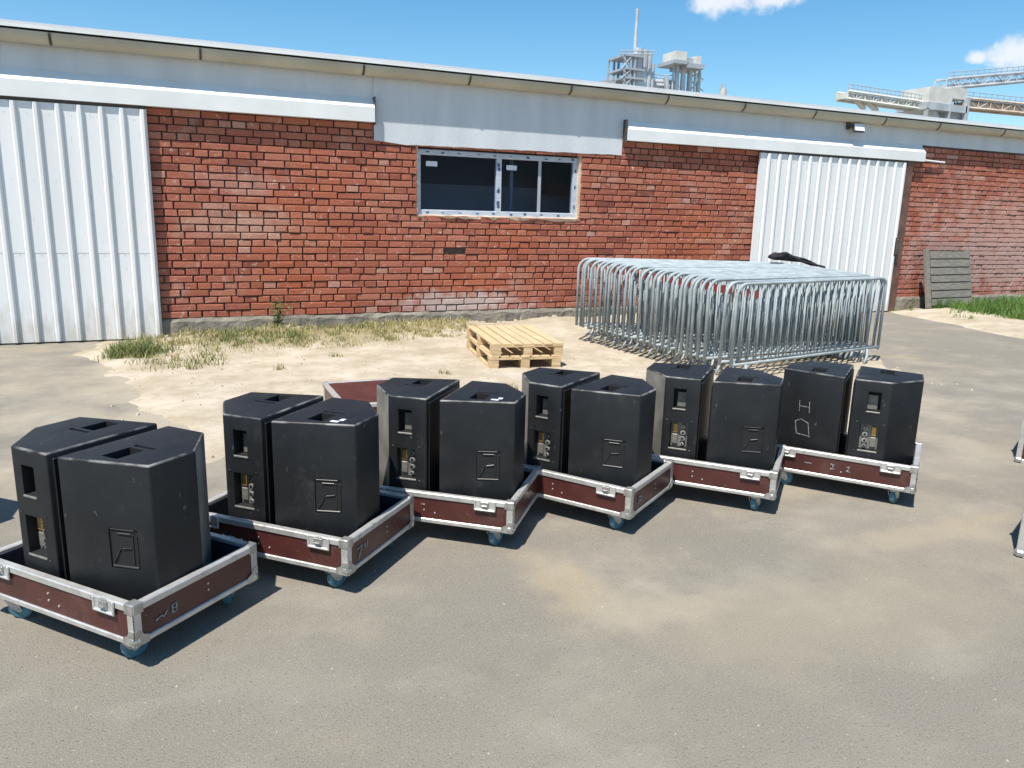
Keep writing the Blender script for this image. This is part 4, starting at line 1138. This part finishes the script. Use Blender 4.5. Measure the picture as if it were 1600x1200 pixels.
for px in (971, 980, 987): c0 = W3(px, 86, YP); b.box(c0.x-.12, c0.x+.12, YP-1, YP-.76, 0, c0.z); b.box(c0.x-.12, c0.x+.12, YP+3, YP+3.24, 0, c0.z)
for py in (87, 108, 122):
    a = W3(970, py, YP); c0 = W3(1000, py, YP); b.box(a.x, c0.x, YP-1.1, YP+3.2, a.z-.15, a.z+.1)
for (p0, p1) in (((971, 108), (987, 122)), ((987, 108), (971, 122)), ((971, 87), (987, 108)), ((987, 87), (971, 108)), ((971, 122), (987, 140)), ((987, 122), (971, 140))):
    b.tube([W3(*p0, YP-1), W3(*p1, YP-1)], .09, 5)
lpart(tw, 'lattice_frame', b, 'steel_dark')
b = MB()
for py in (79, 84):
    b.tube([W3(968, py, YP-1), W3(1023, py+1, YP-1)], .07, 5)
for px in range(970, 1024, 9): b.tube([W3(px, 79, YP-1), W3(px, 87, YP-1)], .06, 5)
lpart(tw, 'handrail', b, 'steel_dark')
pb = hop('pipe_bridge', 'low silver pipe bridge between the two plant towers beyond the roof', 'pipe bridge', 1035)
b = MB()
for py, rp in ((127, .55), (133, .7), (138, .5)): b.tube([W3(1012, py, YP+1), W3(1058, py+3, YP+1)], rp*.6, 8)
b.tube([W3(1040, 120, YP), W3(1043, 146, YP)], .35, 8)
for px in (1018, 1030, 1048): b.box(W3(px, 120, YP).x-.15, W3(px, 120, YP).x+.15, YP+.8, YP+1.2, 0, W3(px, 122, YP).z)
lpart(pb, 'pipe', b, 'steel_far')
b = MB(); b.tube([W3(1020, 116, YP), W3(1050, 118, YP)], .08, 5); b.tube([W3(1020, 121, YP), W3(1050, 123, YP)], .08, 5)
lpart(pb, 'handrail', b, 'steel_dark')
t2 = hop('elevator_tower', 'silver grain elevator tower with a white head box beyond the roof', 'tower', 1066)
b = MB(); vbox(b, 1056, 1074, 81, 95, YP-1, 3); lpart(t2, 'head_box', b, 'cream_clad')
b = MB(); vbox(b, 1088, 1096, 88, 100, YP-1, 2.2); lpart(t2, 'head_box', b, 'cream_clad')
b = MB(); vbox(b, 1054, 1076, 95, 98, YP-1.5, 4); vbox(b, 1074, 1101, 101, 105, YP-1.5, 4); lpart(t2, 'platform', b, 'steel_dark')
b = MB(); vbox(b, 1074, 1090, 92, 98, YP-.5, 2); lpart(t2, 'duct', b, 'steel_far')
for (px, a, rp) in ((1059, 98, 3), (1069, 98, 3.4), (1053, 100, 1.3), (1080, 105, 2.6), (1087, 105, 1.4), (1094, 105, 2)): lpart(t2, 'leg_casing', col(px, a, 160, rp, base=True), 'steel_far')
b = MB()
for px in (1076, 1084, 1099): q = W3(px, 105, YP); b.box(q.x-.1, q.x+.1, YP+1, YP+1.2, 0, q.z)
for (p0, p1) in (((1076, 106), (1099, 124)), ((1099, 106), (1076, 124)), ((1076, 124), (1099, 142)), ((1099, 124), (1076, 142))): b.tube([W3(*p0, YP+1), W3(*p1, YP+1)], .09, 5)
lpart(t2, 'lattice_frame', b, 'steel_dark')
vn = hop('roof_vent', 'small white vent cowl beyond the roof, right of the towers', 'vent', 1130)
b = col(1130, 139, 160, 4.5, base=True); lpart(vn, 'cowl', b, 'cream_clad'); lpart(vn, 'spout', col(1127, 132, 140, 1.4), 'steel_dark'); lpart(vn, 'spout', col(1133, 131, 140, 1.2), 'steel_far')
sb = hop('plant_shed', 'small grey plant box beyond the roof, left of the plant towers', 'shed', 955)
b = MB(); vbox(b, 945, 962, 126, 150, YP, 3, True); vbox(b, 957, 961, 119, 126, YP, 1); lpart(sb, 'wall', b, 'steel_dark')
YC = 70.0
def conveyor(label, p0, p1, hpx, mt, deck, nbay, legs=()):
    a = W3(*p0, YC); c = W3(*p1, YC); o = tag(empty('conveyor_gallery', (a.x, YC, 0)), label, 'conveyor', 'conveyor galleries of the plant')
    h = (W3(p0[0], p0[1]-hpx, YC)-a).z
    dz = Vector((0, 0, h)); dep = Vector((0, 1.6, 0))
    b = MB()
    for off in (Vector((0, 0, 0)), dep):
        for z in (Vector((0, 0, 0)), dz): b.tube([a+off+z, c+off+z], .16, 5)
        for k in range(nbay+1):
            p = a+(c-a)*(k/nbay)+off; b.tube([p, p+dz], .09, 5)
            if k < nbay:
                q = a+(c-a)*((k+1)/nbay)+off
                b.tube([p, q+dz] if k % 2 else [p+dz, q], .07, 5)
    o2 = lpart(o, 'truss', b, mt)
    b = MB(); u = (c-a)
    vs = [a+Vector((0, .1, .05)), c+Vector((0, .1, .05)), c+Vector((0, 1.5, .05)), a+Vector((0, 1.5, .05))]
    vs += [q+Vector((0, 0, h*deck)) for q in vs]
    b.add(vs, [(3, 2, 1, 0), (4, 5, 6, 7), (0, 1, 5, 4), (1, 2, 6, 5), (2, 3, 7, 6), (3, 0, 4, 7)]); lpart(o, 'belt_housing', b, mt)
    b = MB()
    for z in (.35, .75): b.tube([a+dz+Vector((0, 0, z)), c+dz+Vector((0, 0, z))], .05, 5)
    for k in range(nbay*2+1): p = a+(c-a)*(k/nbay/2)+dz; b.tube([p, p+Vector((0, 0, .75))], .045, 5)
    lpart(o, 'handrail', b, 'steel_dark')
    for (q0, q1) in legs: b = MB(); b.tube([W3(*q0, YC+.8), W3(*q1, YC+.8)], .3, 6); lpart(o, 'support_leg', b, mt)
    return o
conveyor('pale conveyor gallery left of the cream transfer house, with two slanting chutes', (1324, 154), (1452, 172), 12, 'cream_clad', .75, 10, legs=(((1335, 154), (1350, 170)), ((1350, 156), (1370, 173))))
conveyor('upper conveyor gallery climbing to the right from the transfer house', (1478, 138), (1720, 116), 15, 'steel_far', .35, 14)
conveyor('rusty brown conveyor gallery falling to the right from the transfer house', (1508, 168), (1720, 188), 15, 'rust', .6, 12)
th = tag(empty('transfer_house', (W3(1480, 170, YC).x, YC, 0)), 'cream clad transfer house where the three conveyors meet', 'building')
b = MB(); vbox(b, 1450, 1486, 139, 166, YC-1, 4); vbox(b, 1484, 1513, 139, 153, YC-.8, 4); lpart(th, 'cladding', b, 'cream_clad')
b = MB(); vbox(b, 1474, 1507, 174, 200, YC-.5, 3, True); lpart(th, 'base', b, 'steel_dark')
b = MB(); vbox(b, 1448, 1512, 166, 170, YC-1.2, 4.4); vbox(b, 1482, 1488, 150, 200, YC-1.3, .5, True); vbox(b, 1447, 1449, 168, 200, YC-1.2, .4, True); vbox(b, 1510, 1512, 152, 200, YC-1.2, .4, True)
b.tube([W3(1456, 170, YC), W3(1462, 200, YC)], .6, 8); lpart(th, 'frame', b, 'steel_far')

# ================================================================== GRASS AND WEEDS
def grass(name, spots, mt, seed, hmin, hmax, wid, hfun, dry):
    """spots: (x, y, radius, blades, dryness)"""
    r = random.Random(seed); vs = []; fs = []; tn = []
    for (cx, cy, rad, nb, dr, hs) in spots:
        for _ in range(nb):
            a = r.uniform(0, 6.283); q = rad*math.sqrt(r.random())*r.uniform(.5, 1)
            x = cx+q*math.cos(a); y = min(cy+q*math.sin(a)*.8, YW-.04)
            z = hfun(x, y)-.006
            h = r.uniform(hmin, hmax)*hs*(1-.5*q/rad); th = r.uniform(0, 6.283); ln = r.uniform(.1, .9)*h
            w = wid*r.uniform(.6, 1.3); ca, sa = math.cos(th), math.sin(th); t2 = r.uniform(0, 6.283); cb, sb_ = math.cos(t2), math.sin(t2)
            i = len(vs)
            vs += [(x-ca*w, y-sa*w, z), (x+ca*w, y+sa*w, z), (x+cb*ln*.4+ca*w*.7, y+sb_*ln*.4+sa*w*.7, z+h*.6), (x+cb*ln*.4-ca*w*.7, y+sb_*ln*.4-sa*w*.7, z+h*.6), (x+cb*ln, y+sb_*ln, z+h)]
            fs += [(i, i+1, i+2, i+3), (i+3, i+2, i+4)]
            t = min(1, max(0, dr+r.gauss(0, .22))); tn += [t, t]
    me = bpy.data.meshes.new(name); me.from_pydata(vs, [], fs); me.materials.append(M[mt])
    at_ = me.attributes.new('tint', 'FLOAT', 'FACE'); at_.data.foreach_set('value', tn)
    return tag(put(name, me), kind='stuff')
gr = random.Random(31); sp = []
def hcache(f):
    d = {}
    def g(x, y):
        k = (round(x*12), round(y*12))
        if k not in d: d[k] = f(x, y)
        return d[k]
    return g
HS, HV = hcache(SAND_H), hcache(VERGE_H)
HSg = lambda x, y: max(0, HS(x, y)); HVg = lambda x, y: max(0, HV(x, y))
for _ in range(340):                       # ragged belt along the wall
    x = gr.uniform(-.55, 2.6); y = gr.uniform(9.3, 10.75) if gr.random() < .75 else gr.uniform(8.7, 9.4)
    if y < 9.4 and x > .5: continue
    sp.append((x, y, gr.uniform(.08, .30), gr.randint(8, 42), gr.uniform(.1, .85), gr.uniform(.3, 1.0)))
for _ in range(150):
    x = gr.uniform(2.4, 3.9); y = gr.uniform(9.6, 10.8); sp.append((x, y, gr.uniform(.05, .2), gr.randint(8, 35), gr.uniform(.5, 1.0), gr.uniform(.4, 1.0)))
for _ in range(22): sp.append((-.42+gr.uniform(-.25, .35), 9.75+gr.uniform(-.35, .35), gr.uniform(.08, .22), gr.randint(30, 80), gr.uniform(.0, .35), gr.uniform(.8, 1.4)))
for _ in range(16): sp.append((.9+gr.uniform(-.5, .5), 10.0+gr.uniform(-.3, .3), gr.uniform(.08, .2), gr.randint(20, 50), gr.uniform(.1, .5), gr.uniform(.7, 1.1)))
for _ in range(110): sp.append((gr.uniform(-.3, 9), gr.uniform(10.72, 10.86), gr.uniform(.05, .14), gr.randint(8, 25), gr.uniform(.5, 1), gr.uniform(.5, 1.2)))
for (x, y) in ((2.6, 7.6), (1.0, 8.3), (.15, 8.6), (1.7, 8.9), (5.85, 7.3), (5.6, 7.9), (3.0, 6.7)): sp.append((x, y, .1, 30, gr.uniform(.2, .6), .7))
grass('wall_grass', sp, 'dry_grass', 5, .05, .17, .0045, HSg, 0)
sp = []
for _ in range(340):
    x = gr.uniform(13.3, 19); y = gr.uniform(7.2, 10.7)
    if x < 15.2 and y > 10.3 and gr.random() < .5: continue
    if x-12.6 < .95+.12*(10.9-y): continue
    sp.append((x, y, gr.uniform(.12, .34), gr.randint(50, 110), gr.uniform(.0, .6), gr.uniform(.7, 1.3)))
for _ in range(46): sp.append((gr.uniform(13.0, 15), gr.uniform(7, 10.8), gr.uniform(.06, .2), gr.randint(8, 30), gr.uniform(.5, 1.3), .5))
grass('verge_grass', sp, 'green_grass', 6, .08, .30, .006, HVg, 0)
def weed(x, y, h, label, seed, dens=1.0, hf=HSg):
    r = random.Random(seed); z0 = hf(x, y)-.01
    o = tag(empty('weed_plant', (x, y, z0)), label, 'plant')
    st = MB(); lf = MB()
    for k in range(int(5*dens)):
        a = r.uniform(0, 6.28); ln = r.uniform(.12, .38)*h; hh = h*r.uniform(.55, 1)
        p = [Vector((0, 0, 0)), Vector((math.cos(a)*ln*.4, math.sin(a)*ln*.4, hh*.5)), Vector((math.cos(a)*ln, math.sin(a)*ln, hh))]
        st.tube(p, [.006, .005, .003], 5)
        for q in range(12):
            f = r.uniform(.1, 1); c = p[0].lerp(p[1], f*2) if f < .5 else p[1].lerp(p[2], f*2-1)
            b_ = r.uniform(0, 6.28); L = r.uniform(.05, .13)*(1.1-.5*f)*h/.5; w = L*.22
            dv = Vector((math.cos(b_), math.sin(b_), r.uniform(-.1, .6))).normalized(); sv = dv.cross(Vector((0, 0, 1))).normalized()
            vs = [c, c+dv*L*.5+sv*w, c+dv*L-Vector((0, 0, L*.2)), c+dv*L*.5-sv*w]
            lf.add(vs, [(0, 1, 2), (0, 2, 3)], 0, r.random())
    st.build('stem', M['weed'], o, tint=True); lo_ = lf.build('leaf', M['weed'], o, tint=True); tag(lo_, kind='stuff')
    return o
weed(1.28, 10.66, .50, 'tall thistle-like weed against the plinth, left of the window', 3, 1.6)
weed(5.75, 7.75, .32, 'green weed growing up between the barrier feet', 4, 1.6)
weed(13.35, 10.7, .25, 'small weed at the foot of the brown door post', 6, 1.0, HVg)
weed(-.30, 9.62, .26, 'bright green weed clump in front of the left white door', 8, 2.2)
# rubble along the plinth and loose stones on the dirt
b = MB(); r = random.Random(77)
def stone(b, x, y, z, s):
    vs = []
    for (a, c) in ((1, 0), (.3, .9), (-.8, .6), (-.9, -.5), (.2, -1)):
        vs.append((x+a*s*r.uniform(.7, 1.2), y+c*s*r.uniform(.7, 1.2), z-.3*s))
    for (a, c) in ((.7, 0), (.2, .6), (-.5, .4), (-.6, -.3), (.1, -.7)):
        vs.append((x+a*s*r.uniform(.6, 1.1), y+c*s*r.uniform(.6, 1.1), z+s*r.uniform(.4, .8)))
    b.add(vs, [(0, 1, 6, 5), (1, 2, 7, 6), (2, 3, 8, 7), (3, 4, 9, 8), (4, 0, 5, 9), (5, 6, 7, 8, 9)])
for _ in range(900):
    if r.random() < .4: x, y = r.uniform(-.1, 9), r.uniform(10.45, 10.85); s = r.uniform(.012, .045)
    else: x, y = r.uniform(-.6, 8), r.uniform(5.2, 10.5); s = r.uniform(.005, .02)
    stone(b, x, y, max(0, SAND_H(x, y)), s)
for _ in range(60):
    p = at_z(r.uniform(0, 1600), r.uniform(700, 1190), 0); stone(b, p.x, p.y, 0, r.uniform(.002, .006))
tag(b.build('loose_stones', M['stone']), kind='stuff')
